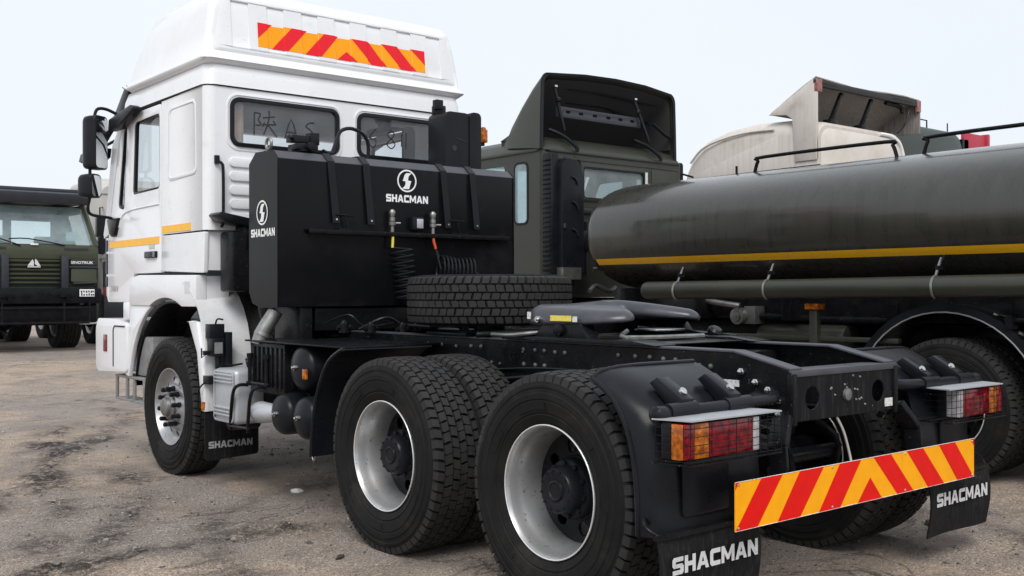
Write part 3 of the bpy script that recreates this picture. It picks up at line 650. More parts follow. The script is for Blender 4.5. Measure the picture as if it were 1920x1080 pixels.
# rear mudguards with lamps and flaps
for s in (-1, 1):
    def fsec(x, k):                     # k=0 outer lip close to the tyre, 1 full section
        A = [(-.33, 1.055), (-.39, 1.025), (-.46, .97), (-.52, .88), (-.555, .79), (-.577, .68), (-.587, .56), (-.59, .44)]
        B = [(-.345, 1.098), (-.40, 1.082), (-.50, 1.035), (-.60, .975), (-.665, .90), (-.695, .78), (-.71, .62), (-.715, .44)]
        return [(x, a[0]+(c_[0]-a[0])*k, a[1]+(c_[1]-a[1])*k) for a, c_ in zip(A, B)]
    ks = [(1.262, 0), (1.258, .12), (1.245, .35), (1.22, .60), (1.18, .82), (1.13, .95), (1.06, 1), (.85, 1), (.64, 1)]
    b = MB(); b.sheet([fsec(s*x, k) for x, k in ks], -.006*s)
    fd_ = b.build('mudguard', PLASTIC, T, smooth=50)
    b = MB(); b.tube(fsec(s*1.262, 0), .011, 8, smooth=3); b.build('mudguard_lip', PLASTIC, fd_)
    b = MB(); b.tube([(s*1.262, -.33, 1.057), (s*1.22, -.338, 1.082), (s*1.13, -.344, 1.095)]+[(s*x, -.346, 1.099) for x in (1.0, .8, .64)], .010, 8); b.build('mudguard_lip', PLASTIC, fd_)
    for xx in (1.10, .80):              # two gusset brackets carrying the tube
        b = MB(); b.prism([(-.53, 1.04), (-.57, 1.065), (-.705, .985), (-.705, .94), (-.64, .945)], s*(xx-.045), s*(xx+.03), 'yz'); gb = b.build('bracket', PLASTIC, fd_, bevel=.003)
        b = MB(); b.lathe([(0, .020), (.012, .018), (.018, .008)], (s*(xx-.02), -.665, 1.008), (0, -.7, .7), n=10, cap=True); b.build('bolt', CHROME, gb)
    b = MB(); b.prism(rr(min(s*1.14, s*.86), .52, max(s*1.14, s*.86), .74, .015), -.722, -.712, 'xz'); b.build('pressed_panel', PLASTIC, fd_, bevel=.004)
    # tail lamp
    L0, L1 = 1.25, .70
    b = MB(); b.prism([(s*1.30, -.70), (s*1.25, -.862), (s*.69, -.862), (s*.72, -.70)], .918, .924, 'xy'); lampo = b.build('tail_lamp', ALU, T)
    b = MB(); b.b(s*1.271, s*.82, -.774, -.72, .765, .912); b.build('housing', PLASTIC, lampo, bevel=.006)
    segs = [(1.27, 1.216, REDLENS), (1.214, 1.132, AMBLENS), (1.130, .858, REDLENS), (.856, .818, CLEARLENS)]
    b = MB(); b.prism([(s*1.284, -.785), (s*1.284, -.822), (s*1.272, -.838), (s*1.272, -.785)], .772, .908, 'xy'); b.build('lens', AMBLENS, lampo, bevel=.004)
    for xa, xb, m_ in segs: b = MB(); b.b(s*xa, s*xb, -.846, -.775, .772, .908); b.build('lens', m_, lampo, bevel=.004)
    b = MB(); cx = [(s*1.30, -.72), (s*1.265, -.865), (s*.70, -.865), (s*.70, -.72)]
    for i in range(5):
        zz = .765+.147*i/4.6; b.tube([(x, y, zz) for x, y in cx], .0017, 5)
    for x in (1.265, 1.14, .99, .84, .79, .745, .70): b.tube([(s*x, -.866, .757), (s*x, -.866, .918)], .0017, 5)
    b.tube([(s*1.30, -.72, .757), (s*1.3, -.72, .918)], .0017, 5)
    b.build('wire_guard', CHASSIS, lampo)
    b = MB(); b.prism([(s*1.30, -.70), (s*1.265, -.872), (s*.70, -.872), (s*.70, -.70)], .750, .756, 'xy', [[(s*1.275, -.72), (s*1.25, -.855), (s*.715, -.855), (s*.715, -.72)]]); b.build('guard_frame', CHASSIS, lampo)
    # flap
    b = MB(); rows = []
    for i in range(9):
        zz = .47-.31*i/8; rows.append([(s*(.69+.62*j/6), -.735-.012*math.sin(i*.5)-.010*math.sin(j*1.1+i*.3), zz+.006*math.sin(j*1.7)*(i == 0)) for j in range(7)])
    b.sheet(rows, .008); fl = b.build('mud_flap', FLAP, T, label='black rear mud flap with white lettering')
    xl = -1.258 if s < 0 else .735
    lettering('SHACMAN', LOGOG, fl, (xl, -.766, .318 if s < 0 else .315), (1, 0, 0), (0, 0, 1), .53, .068, .03)
    b = MB(); b.b(s*.70, s*1.32, -.75, -.722, .455, .475); b.tube([(s*1.30, -.74, .47), (s*1.33, -.70, .50), (s*1.30, -.66, .53), (s*1.25, -.64, .50)], .007, 6, smooth=4); b.build('flap_hanger', CHASSIS, fl)
# front halves of the mudguards over the middle axle
for s in (-1, 1):
    prof = [(2.12, .43), (2.11, .58), (2.07, .75), (2.00, .90), (1.91, 1.01), (1.80, 1.07), (1.74, 1.09)]
    b = MB(); b.sheet([[(s*x, y, z) for y, z in prof] for x in (1.235, 1.0, .62)], -.007*s); g_ = b.build('mudguard', PLASTIC, T, smooth=50)
    b = MB(); b.tube([(s*1.236, y, z) for y, z in prof], .011, 8, smooth=3); b.build('mudguard_lip', PLASTIC, g_)
    b = MB(); b.tube([(s*1.2, 2.12, .45), (s*1.2, 2.15, .40), (s*1.2, 2.17, .43)], .007, 6, smooth=3); b.build('edge_clip', CHROME, g_)

# fifth wheel coupling
PL = [(-.36, 1.10), (-.43, 1.07), (-.455, 1.0), (-.455, .74), (-.43, .60), (-.36, .46), (-.29, .395), (-.225, .41), (-.16, .50), (-.07, .66), (-.055, .76), (0, .80)]
PL = PL+[(-x, y) for x, y in reversed(PL[:-1])]
def inset_poly(P, d):
    n = len(P); out = []; ar = sum(P[k_][0]*P[(k_+1) % n][1]-P[(k_+1) % n][0]*P[k_][1] for k_ in range(n)); sg = 1 if ar > 0 else -1
    for k_ in range(n):
        a_, c_ = Vector(P[k_-1]), Vector(P[(k_+1) % n]); t_ = (c_-a_).normalized(); out.append((P[k_][0]-sg*t_.y*d, P[k_][1]+sg*t_.x*d))
    return out
PR = rpoly(PL, .05, 4); b = MB()
b.rings([[(x, y, z) for x, y in inset_poly(PR, d)] for d, z in ((.014, 1.226), (.002, 1.236), (0, 1.25), (.003, 1.268), (.010, 1.286), (.022, 1.303), (.038, 1.315), (.056, 1.322))], cap=False)
tp = inset_poly(PR, .056); b.add([(x, y, 1.322) for x, y in tp], [tuple(t_) for t_ in tessellate_polygon([[Vector((x, y, 0)) for x, y in tp]])])
me5 = b.mesh('fifth_wheel', smooth=70)
for v in me5.vertices:
    k = min(max((v.co.y-.33)/.5, 0), 1); v.co.z = 1.318-(1.318-v.co.z)*(.5+.5*k)-.050*(1-k)**1.3+.045*(1-(abs(v.co.x)/.455)**2)
fw = fin(me5, 'fifth_wheel', FIFTH, T)
for s in (-1, 1):
    b = MB(); b.prism([(.92, 1.245), (.62, 1.245), (.55, 1.16), (1.0, 1.16)], s*.34, s*.44, 'yz'); b.cyl((s*.30, .77, 1.205), (s*.47, .77, 1.205), .035, n=16); b.build('pivot_bracket', CHASSIS, fw, bevel=.01)
    b = MB(); b.prism([(1.25, 1.146), (.95, 1.165), (.2, 1.165), (.05, 1.146)], s*.30, s*.47, 'yz'); b.build('mounting_ramp', CHASSIS, fw, bevel=.004)
b = MB(); b.b(-.47, .47, .1, 1.25, 1.1425, 1.150); b.build('mounting_plate', CHASSIS, fw, bevel=.003)
b = MB(); b.b(-.4595, -.4565, .665, .835, 1.255, 1.285); b.build('label_plate', LABELY, fw)
b = MB(); b.b(-.4595, -.4565, .62, .655, 1.252, 1.282); b.build('label_plate', LABELW, fw)
b = MB(); b.b(-.4595, -.4565, 1.0, 1.03, 1.262, 1.302); b.build('label_plate', LABELW, fw)
b = MB(); b.cyl((-.44, .93, 1.262), (-.475, .93, 1.262), .018, n=12); b.cyl((-.47, .93, 1.262), (-.485, .93, 1.262), .01, n=8); b.build('grease_bolt', CHROME, fw)
b = MB(); b.tube([(-.35, .9, 1.2), (-.5, 1.1, 1.17), (-.46, 1.35, 1.165)], .012, 8, smooth=4); b.tube([(-.2, .5, 1.2), (-.3, .4, 1.17), (.2, .3, 1.17)], .014, 8, smooth=4); b.build('release_lever', STEEL, fw)
b = MB(); b.b(-.12, .12, .36, .52, 1.20, 1.212); b.build('lock_plate', CHROME, fw, bevel=.003)
b = MB(); b.lathe([(0, .03), (.03, .045), (.05, .045), (.065, .03), (.066, .001)], (.42, .42, 1.15), (0, -.5, .8), n=18); b.build('rubber_buffer', PLASTIC, fw)
b = MB(); b.tube([(.1, .7, 1.21), (.42, .45, 1.175), (.43, .25, 1.16)], .01, 8, smooth=4); b.build('release_cable', CHASSIS, fw)

# spare wheel lying on the frame
sw = place(RRIM, 'spare_wheel', None, T, (-.09, 1.84, 1.365), (0, math.pi/2, .4)); sub(sw, TYRE, 'tyre', None); sub(sw, RDISC, 'wheel_disc', None)
sw['label'] = 'spare wheel lying flat on the frame'
b = MB(); b.b(-.45, .45, 1.62, 2.05, 1.1425, 1.165); b.cyl((-.09, 1.84, 1.15), (-.09, 1.84, 1.30), .1, n=20); b.tube([(-.5, 1.45, 1.16), (-.1, 1.35, 1.17), (.4, 1.45, 1.16)], .02, 8, smooth=4); b.build('spare_carrier', CHASSIS, T, bevel=.005)

# ------------------------------------------------------------------ hydraulic tank behind the cab
SP = [(3.37, 1.42), (3.32, 1.345), (3.20, 1.315), (2.95, 1.315), (2.95, 2.325), (3.01, 2.378), (3.27, 2.385), (3.37, 2.31)]
b = MB(); b.prism(SP, -1.03, 1.03, 'yz'); HT = b.build('hydraulic_tank', BLACK, T, bevel=.008, label='black hydraulic oil tank with white lettering behind the cab')
for s in (-1, 1):
    b = MB(); b.prism(SP, s*1.0305, s*1.036, 'yz'); b.v = [(x, 3.16+(y-3.16)*1.03, 1.85+(z-1.85)*1.012) for x, y, z in b.v]; b.build('end_plate', BLACK, HT, bevel=.002, seg=1)
b = MB(); b.sheet([[(x, y, z) for y, z in ((2.9485, 2.322), (2.949, 2.3275), (3.009, 2.3805), (3.27, 2.3875), (3.30, 2.365))] for x in (-1.028, 1.028)]); b.build('tank_top_sheen', SHEENTOP, HT)  # added thin sheet: sky reflection on top and chamfer painted as paler colour
emblem(LOGOW, HT, (0.012, 2.949, 2.235), (1, 0, 0), (0, 0, 1), .085, .083)
lettering('SHACMAN', LOGOW, HT, (-.17, 2.949, 2.075), (1, 0, 0), (0, 0, 1), .37, .055, .035)
emblem(LOGOW, HT, (-1.038, 3.165, 1.965), (0, -1, 0), (0, 0, 1), .085, .086)
lettering('SHACMAN', LOGOW, HT, (-1.038, 3.335, 1.80), (0, -1, 0), (0, 0, 1), .36, .055, .035)
for xa in (-.63, -.345, .335, .61):
    b = MB(); P = [(3.30, 2.384), (3.27, 2.393), (3.008, 2.387), (2.941, 2.329), (2.935, 2.25), (2.928, 2.10), (2.922, 1.90)]
    b.sheet([[(xa-.028+dx+.09*(2.3-z if z < 2.3 else 0)*.9, y, z) for y, z in P] for dx in (0, .056)], -.005); st = b.build('strap', PLASTIC, HT)
    b = MB(); b.lathe([(0, .009), (.006, .007)], (xa+.033, 2.919, 1.925), (0, -1, 0), n=8, cap=True); b.build('strap_bolt', CHROME, st)
b = MB(); b.b(-.83, .955, 2.885, 2.952, 1.838, 1.850); b.b(-.83, .955, 2.885, 2.892, 1.818, 1.838); b.build('ledge_bar', CHASSIS, HT, bevel=.002)
for xx in (-.50, .48):                 # small folding handles standing on the ledge
    b = MB(); b.tube([(xx-.01, 2.91, 1.855), (xx-.035, 2.91, 1.955)], .007, 6); b.tube([(xx-.10, 2.91, 1.958), (xx+.03, 2.91, 1.953)], .006, 6); b.b(xx-.09, xx+.06, 2.895, 2.93, 1.852, 1.862); b.build('strap_tensioner', CHASSIS, HT)
b = MB(); b.lathe([(-.011, .030), (.011, .030), (.011, .048), (-.011, .048)], (-1.02, 3.10, 2.435), (1, 0, 0), n=24, cap=False)
b.rings([[Vector((-1.02, 3.10, 2.435))+Vector((.011*math.cos(2*math.pi*j/8), 0, 0))+(.011*math.sin(2*math.pi*j/8)+.038)*Vector((0, math.cos(2*math.pi*i/22), math.sin(2*math.pi*i/22))) for j in range(8)] for i in range(22)], closed=True)
b.v = b.v[96:]; b.f = [tuple(i-96 for i in f) for f in b.f if min(f) >= 96]
b.build('lifting_eye', STEEL, HT)
off_ = -.06
b = MB(); b.b(-.74, -.60, 3.05, 3.20, 2.388, 2.40); b.b(-.77, -.60, 3.06, 3.19, 2.40, 2.44); b.b(-.80, -.62, 3.07, 3.16, 2.45, 2.50); b.cyl((-.79, 3.08, 2.47), (-.83, 3.05, 2.48), .016, n=10); b.cyl((-.68, 3.06, 2.42), (-.68, 3.0, 2.42), .03, n=12); b.b(-.66, -.59, 3.06, 3.14, 2.44, 2.525)
b.v = [(x+off_, y, z+.012) for x, y, z in b.v]; b.build('filler_valve', PLASTIC, HT, bevel=.004)
b = MB(); b.tube([(-.60, 3.10, 2.42), (-.50, 3.16, 2.42), (-.44, 3.2, 2.50), (-.37, 3.25, 2.60), (-.26, 3.28, 2.635), (-.14, 3.30, 2.60), (-.09, 3.32, 2.52), (-.09, 3.33, 2.38)], .014, 10, smooth=6); b.build('breather_hose', PLASTIC, HT)
# lower mass behind the tank: sub frame and mounts
b = MB(); b.b(-.72, .95, 3.0, 3.3, 1.145, 1.31)
for xx in (-.8, .8): b.b(xx-.05, xx+.05, 2.98, 3.36, .95, 1.32)
b.build('tank_mount', CHASSIS, T, bevel=.01)
# air couplings on the ledge
for xx, hose, nm in ((-.145, YHOSE, 'a'), (.215, RHOSE, 'b')):
    b = MB(); b.cyl((xx, 2.905, 1.85), (xx, 2.905, 1.90), .014, n=10); b.cyl((xx, 2.905, 1.90), (xx, 2.905, 1.925), .026, n=10); b.cyl((xx, 2.905, 1.93), (xx, 2.905, 1.955), .022, n=12); b.lathe([(0, .016), (.03, .024), (.045, .024), (.06, .012)], (xx, 2.905, 1.955), (0, 0, 1), n=12, cap=True); b.cyl((xx, 2.905, 1.915), (xx+.055, 2.88, 1.915), .008, n=8)
    cp = b.build('air_coupling', STEEL, T)
    b = MB(); b.tube([(xx, 2.903, 1.85), (xx-.002, 2.895, 1.80), (xx-.012 if hose is YHOSE else xx+.012, 2.885, 1.735)], .010, 8, smooth=4); b.build('hose_end', hose, cp)
b = MB(); b.b(.03, .13, 2.895, 2.95, 1.87, 1.97); eo = b.build('electric_socket', PLASTIC, T, bevel=.012)
b = MB(); b.b(.062, .118, 2.888, 2.894, 1.885, 1.955); b.build('socket_face', ALU, eo, bevel=.004)
def coil(c0, c1, r, turns, tr, lead0=None, lead1=None):
    c0, c1 = Vector(c0), Vector(c1); a, u, w_ = basis(c1-c0); n = int(turns*14); P = []
    for i in range(n+1):
        t_ = i/n; P.append(c0+(c1-c0)*t_+(u*math.cos(2*math.pi*turns*t_)+w_*math.sin(2*math.pi*turns*t_))*r*(1+.06*math.sin(9*t_)))
    return ([Vector(lead0)] if lead0 else [])+P+([Vector(lead1)] if lead1 else [])
b = MB(); b.tube(coil((-.09, 2.86, 1.72), (-.06, 2.84, 1.36), .078, 9, .008, (-.157, 2.885, 1.735), (.05, 2.75, 1.22)), .0085, 7); b.build('coiled_air_hose', PLASTIC, T)
b = MB(); b.tube(coil((.20, 2.82, 1.58), (.44, 2.72, 1.56), .10, 9, .008, (.227, 2.885, 1.735), (.55, 2.5, 1.4)), .0085, 7); b.build('coiled_air_hose', PLASTIC, T)
b = MB(); b.tube([(.227, 2.885, 1.735), (.28, 2.86, 1.62), (.38, 2.80, 1.56), (.30, 2.7, 1.46), (.15, 2.7, 1.42)], .008, 7, smooth=6); b.build('air_hose', PLASTIC, T)
b = MB(); b.tube([(-.05, 2.84, 1.36), (-.02, 2.7, 1.28), (.08, 2.65, 1.22), (-.1, 2.6, 1.17), (-.3, 2.6, 1.2)], .009, 7, smooth=6)
b.tube([(-.55, 2.7, 1.16), (-.4, 2.6, 1.24), (-.25, 2.62, 1.19), (-.1, 2.5, 1.17)], .012, 7, smooth=6)
b.tube([(-.7, 2.9, 1.2), (-.6, 2.75, 1.26), (-.5, 2.7, 1.18), (-.2, 2.75, 1.2)], .008, 7, smooth=6); b.build('brake_hose', CHASSIS, T)
for xx, yy, zz, q in ((-.55, 2.55, 1.19, .05), (-.33, 2.5, 1.18, .045), (-.15, 2.6, 1.18, .04), (-.7, 2.65, 1.2, .05), (.2, 2.5, 1.19, .05)):
    b = MB(); b.cyl((xx, yy, 1.143), (xx, yy, zz), q*.7, n=10); b.cyl((xx-q, yy, zz-.02), (xx+q, yy, zz-.02), q*.35, n=8); b.lathe([(0, q*.5), (.02, q*.4), (.03, q*.15)], (xx, yy, zz), (0, 0, 1), n=8, cap=True); b.build('relay_valve', CHASSIS, T)

# left flank: battery box, air tanks, exhaust, silver box
for s in (-1,):
    b = MB(); b.b(-1.10, -.44, 2.72, 3.22, .74, 1.075)
    for i in range(7): b.b(-1.112, -1.10, 2.75+.066*i, 2.775+.066*i, .78, 1.05)
    for i in range(6): b.b(-1.05+.10*i, -1.02+.10*i, 2.71, 2.72, .78, 1.05)
    bb_ = b.build('battery_box', CHASSIS, T, bevel=.006)
    b = MB(); b.b(-1.13, -.43, 1.9, 3.25, 1.080, 1.092); b.build('box_lid', CHASSIS, bb_, bevel=.004)
    for zz, yy, xx in ((.935, 2.47, -1.10), (.625, 2.70, -1.12), (.625, 2.40, -1.12)):
        r_ = .145 if zz > .8 else .135
        b = MB(); b.lathe([(-.055, .001), (-.053, .03), (-.046, .07), (-.03, .11), (-.010, r_*.95), (.012, r_), (.15, r_), (.152, r_+.003), (.162, r_+.003), (.164, r_), (.68, r_), (.70, r_*.9)], (xx, yy, zz), (1, 0, 0), n=36); at_ = b.build('air_tank', PLASTIC, T, label='black air reservoir with domed end')
        b = MB(); b.cyl((xx-.05, yy, zz+.005), (xx-.068, yy, zz+.005), .017, n=6); b.lathe([(0, .012), (.012, .010), (.016, .004)], (xx-.068, yy, zz+.005), (-1, 0, 0), n=10, cap=True); b.build('drain_plug', CHROME, at_)
        if zz > .8:
            b = MB(); b.box((-1.155, 2.345, .905), (.016, .05, .065)); b.build('side_reflector', AMBLENS, at_, bevel=.005)
            b = MB(); b.b(-1.1465, -1.09, 2.335, 2.40, .885, .925); b.build('reflector_bracket', PLASTIC, at_)
    b = MB(); b.tube([(-1.05, 3.15, .60), (-1.12, 3.02, .61), (-1.10, 2.88, .615), (-1.0, 2.78, .62)], [.062, .075, .062, .06], 18, smooth=5); b.build('exhaust_elbow', ALU, T)
    b = MB(); b.tube([(-1.08, 3.14, 1.06), (-1.05, 3.13, 1.15), (-.99, 3.11, 1.25), (-.97, 3.10, 1.29)], .052, 18, smooth=4)
    b.cyl((-1.062, 3.132, 1.115), (-1.052, 3.131, 1.135), .058, n=18); b.build('exhaust_stack', STEEL, T)
    b = MB(); b.b(-1.19, -.96, 3.28, 3.63, .50, .88); sb = b.build('ribbed_box', ALU, T, bevel=.035, seg=3)
    for zz in (.56, .585, .61, .79, .815, .84): b = MB(); b.b(-1.205, -1.188, 3.31, 3.60, zz-.007, zz+.007); b.build('rib', ALU, sb, bevel=.004)
    b = MB(); b.prism(rr(3.29, .51, 3.62, .87, .04), -1.196, -1.190, 'yz', [rr(3.305, .525, 3.605, .855, .035)]); b.build('cover_edge', ALU, sb, bevel=.002)
    b = MB()
    for yy, zz in ((3.32, .54), (3.59, .54), (3.32, .84), (3.59, .84)): b.lathe([(0, .008), (.004, .006)], (-1.196, yy, zz), (-1, 0, 0), n=8, cap=True)
    b.build('cover_screw', CHASSIS, sb)
    b = MB(); b.lathe([(-.02, .001), (-.02, .08), (.0, .085), (.18, .085)], (-1.13, 3.44, .53), (1, 0, 0), n=20); b.build('steering_drum', CHASSIS, T)
    # guard rails in front of the exhaust
    b = MB()
    for yy in (3.22, 2.95): b.tube([(-1.12, yy, .78), (-1.19, yy, .78), (-1.215, yy+.03, .73), (-1.20, yy+.10, .55), (-1.18, yy+.14, .47)], .012, 8, smooth=4)
    b.tube([(-1.19, 3.36, .49), (-1.19, 3.05, .50)], .010, 8)
    for yy in (3.18, 2.93):
        b.tube([(-1.125, yy, .78), (-1.125, yy, .97)], .014, 8); b.cyl((-1.125, yy, .97), (-1.125, yy, 1.0), .022, n=8)
    b.tube([(-1.125, 3.22, .80), (-1.125, 2.9, .80)], .010, 6); b.build('guard_rail', CHASSIS, T)
    # control unit hanging on the white mudguard
    b = MB(); b.b(-1.22, -1.11, 3.62, 3.70, 1.09, 1.19); b.b(-1.21, -1.12, 3.60, 3.69, .96, 1.09); b.b(-1.10, -1.05, 3.62, 3.70, .80, 1.13); b.b(-1.25, -1.21, 3.64, 3.68, .97, 1.0); b.tube([(-1.16, 3.66, 1.19), (-1.15, 3.65, 1.225), (-1.11, 3.64, 1.22)], .007, 6, smooth=3); b.cyl((-1.15, 3.64, .96), (-1.15, 3.64, .87), .022, n=10)
    b.tube([(-1.23, 3.66, .98), (-1.265, 3.66, .95), (-1.265, 3.66, 1.02)], .006, 6); b.tube([(-1.17, 3.63, .90), (-1.05, 3.62, .89), (-.98, 3.6, .90)], .008, 6); cu = b.build('control_unit', PLASTIC, T, bevel=.005)
    b = MB(); b.b(-1.195, -1.135, 3.596, 3.5995, .98, 1.06); b.build('label_plate', GREYPAINT, cu)
    b = MB(); b.b(-1.23, -1.12, 3.62, 3.72, .76, .82); b.b(-1.15, -1.11, 3.60, 3.66, .66, .90); b.tube([(-1.22, 3.68, .78), (-1.26, 3.72, .72), (-1.25, 3.75, .60), (-1.24, 3.77, .56)], .007, 7, smooth=4); b.build('side_lamp_cable', CHASSIS, T, bevel=.006)
    b = MB(); b.tube([(-1.0, 3.5, .91), (-.9, 3.45, .93), (-.78, 3.42, .91), (-.6, 3.45, .95)], .035, 10, smooth=4); b.build('steering_hose', CHASSIS, T)

# ------------------------------------------------------------------ cab
XS = 1.17; YR = 3.80; RC = .07
b = MB()
# rear panel with two window openings
WL = rr(-.985, 2.50, -.065, 2.868, .075, 6); WR = rr(.10, 2.50, 1.02, 2.868, .075, 6)
def inset(x0, z0, x1, z1, r_, d): return rr(x0+d, z0+d, x1-d, z1-d, max(r_-d, .01), 6)
b.prism([(-XS+RC, 1.875), (-XS+RC, 2.935), (XS-RC, 2.935), (XS-RC, 1.875)], YR, YR+.03, 'xz', [inset(-.985, 2.50, -.065, 2.868, .075, .015), inset(.10, 2.50, 1.02, 2.868, .075, .015)])
for s in (-1, 1):
    rows = []
    for i in range(7):
        a = R(90*i/6); x, y = s*(XS-RC+RC*math.sin(a)), YR+RC-RC*math.cos(a); rows.append([(x, y, 1.875), (x, y, 2.935)])
    b.sheet(rows)
    b.prism([(YR+RC, 1.875), (YR+RC, 2.935), (4.650, 2.925), (4.650, 1.875)], s*(XS-.03), s*XS, 'yz')
    # A pillar and front quarter
    b.prism([(5.64, 2.70), (5.895, 1.93), (6.02, 1.90), (5.80, 2.70), (5.55, 2.93), (5.46, 2.93)], s*(XS-.04), s*(XS-.002), 'yz')
cab = b.build('cab', WHITE, T, smooth=40)
# pressed blank window on each side, shallow raised rim
for s in (-1, 1):
    o_ = rpoly([(3.96, 2.30), (4.515, 2.28), (4.50, 2.86), (3.98, 2.865)], .07, 4); i_ = rpoly([(3.985, 2.325), (4.49, 2.305), (4.475, 2.835), (4.0, 2.84)], .06, 4)
    b = MB(); b.prism(o_, s*XS, s*(XS+.0045), 'yz', [i_]); b.build('pressed_panel', WHITE, cab, bevel=.0022)
# ribs on the back panel
for i in range(5):
    for x0, x1 in ((-.99, .99),):
        b = MB(); z0 = 1.935+.103*i; b.prism(rr(x0, z0, x1, z0+.068, .03), YR-.016, YR, 'xz'); b.build('rib', WHITE, cab, bevel=.011, seg=3)
# rear windows: rubber seal, pressed surround, dusty pane
for x0, x1 in ((-.985, -.065), (.10, 1.02)):
    b = MB(); b.prism(rr(x0-.03, 2.47, x1+.03, 2.898, .10, 6), YR-.006, YR, 'xz', [rr(x0-.012, 2.488, x1+.012, 2.88, .085, 6)]); b.build('window_surround', WHITE, cab, bevel=.003)
    b = MB(); b.prism(rr(x0, 2.50, x1, 2.868, .075, 6), YR-.016, YR+.02, 'xz', [rr(x0+.03, 2.53, x1-.03, 2.838, .05, 6)]); wn = b.build('rear_window', PLASTIC, cab, bevel=.006)
    b = MB(); b.face(rr(x0+.026, 2.526, x1-.026, 2.842, .05, 6), YR+.004, 'xz'); b.build('pane', GLASS_REAR, wn)
    # characters drawn by finger in the dust, seen from behind
    def strokes(lst, ox, oz, sc):
        bb = MB()
        for st_ in lst: bb.tube([(ox+px*sc, YR-.0005, oz+pz*sc) for px, pz in st_], 0.0055, 5, smooth=3 if len(st_) > 2 else 0)
        bb.v = [(x, YR+.0015+(y-YR)*.08, z) for x, y, z in bb.v]
        return bb.build('dust_writing', SOOT, wn)
    if x0 < 0:
        strokes([[(0, 0), (.02, 1)], [(.02, 1), (.3, .95), (.2, .7), (.34, .5), (.08, .45)], [(.42, .8), (1.0, .9)], [(.72, 1.15), (.7, .7), (.45, .05)], [(.66, .55), (.85, .3), (1.1, .0)], [(.5, .62), (.4, .4)], [(.92, .72), (1.05, .55)], [(.4, .5), (1.05, .55)]], -.79, 2.60, .17)
        strokes([[(0, 0), (.35, 1), (.7, 0)], [(.12, .35), (.6, .35)]], -.535, 2.595, .15)
        strokes([[(.55, 1), (.2, .95), (.05, .75), (.35, .55), (.5, .3), (.3, .05)]], -.36, 2.60, .14)
    else:
        strokes([[(.5, 1), (.2, .7), (.02, .3), (.2, .0), (.45, .1), (.45, .4), (.1, .45)]], .21, 2.60, .15)
        strokes([[(.3, .55), (.05, .75), (.3, 1), (.5, .8), (.3, .55), (.0, .25), (.3, 0), (.55, .25), (.3, .55)]], .385, 2.60, .15)
        strokes([[(.0, .2), (.02, .9)], [(.3, .1), (.32, 1.0)]], .53, 2.595, .15)
# curtain, lining, bunk, seats
b = MB(); b.sheet([[(-.955+.013*j, YR+.05+.016*math.sin(j*1.9), z) for j in range(9)] for z in (2.42, 2.6, 2.75, 2.9)]); b.build('curtain', CURTAIN, cab)
b = MB()
b.b(-1.13, 1.13, 3.84, 5.95, 1.86, 1.90); b.b(-1.13, 1.13, 3.9, 5.62, 2.945, 2.955)
for s in (-1, 1): b.b(s*1.10, s*1.12, 3.86, 4.62, 1.9, 2.94)
b.b(-1.08, 1.08, 3.86, 4.4, 1.9, 2.22)
b.b(-1.1, 1.1, 5.55, 5.9, 1.9, 2.12)
b.build('cab_lining', INTERIOR, cab)
for s in (-1, 1):
    b = MB(); b.b(s*.32, s*.88, 4.6, 5.15, 1.95, 2.06); b.box((s*.6, 4.62, 2.22), (.52, .12, .50), Matrix.Rotation(.15, 3, 'X')); b.build('seat', DARKIN, cab, bevel=.03)
# roof band and drip line
b = MB()
def ring(xh, y0, y1, z, r_=.09): return [(x, y, z) for x, y in rr(-xh, y0, xh, y1, r_, 5)]
b.rings([ring(1.172, 3.797, 5.58, 2.945), ring(1.168, 3.80, 5.58, 2.965), ring(1.165, 3.805, 5.56, 3.03), ring(1.15, 3.82, 5.52, 3.10), ring(1.12, 3.85, 5.48, 3.125)]); rf = b.build('cab_roof', WHITE, T, smooth=60)
b = MB(); b.rings([ring(1.176, 3.793, 5.585, 2.934), ring(1.180, 3.789, 5.59, 2.938), ring(1.176, 3.793, 5.585, 2.944), ring(1.15, 3.82, 5.56, 2.944), ring(1.15, 3.82, 5.56, 2.934)], cap=False, closed=True); b.build('drip_moulding', PLASTIC, rf)
# high roof fairing
b = MB()
b.rings([ring(1.165, 3.805, 5.40, 3.105), ring(1.192, 3.775, 5.45, 3.135, .06), ring(1.190, 3.780, 5.44, 3.150, .06), ring(1.168, 3.825, 5.40, 3.185, .05), ring(1.145, 3.838, 5.32, 3.34, .05), ring(1.115, 3.855, 5.18, 3.52, .055), ring(1.085, 3.872, 5.06, 3.64, .06), ring(1.05, 3.90, 4.92, 3.69, .08), ring(.98, 3.97, 4.75, 3.718, .15), ring(.85, 4.1, 4.55, 3.73, .15)])
fa = b.build('roof_fairing', WHITE, T, smooth=50, label='tall white roof fairing with red and amber chevron film')
# rear face skin with seven pressed recesses
FXS = [-.885, -.592, -.297, -.003, .292, .588, .885]
b = MB(); zf = lambda z: 3.825+.047*(z-3.185)/(3.64-3.185)
hs = [rr(x-.072, 3.235, x+.072, 3.605, .018, 3) for x in FXS]
b.prism(rpoly([(-1.115, 3.20), (-1.045, 3.645), (1.045, 3.645), (1.115, 3.20)], .03, 4), -.012, .001, 'xz', hs)
no = len(rpoly([(-1.115, 3.20), (-1.045, 3.645), (1.045, 3.645), (1.115, 3.20)], .03, 4))
b.v = [((x*.955, y, 3.42+(z-3.42)*.90) if i < no else (x, y, z)) for i, (x, y, z) in enumerate(b.v)]
b.v = [(x, zf(z)+y, z) for x, y, z in b.v]; skin = b.build('rear_skin', WHITE, fa, smooth=30)
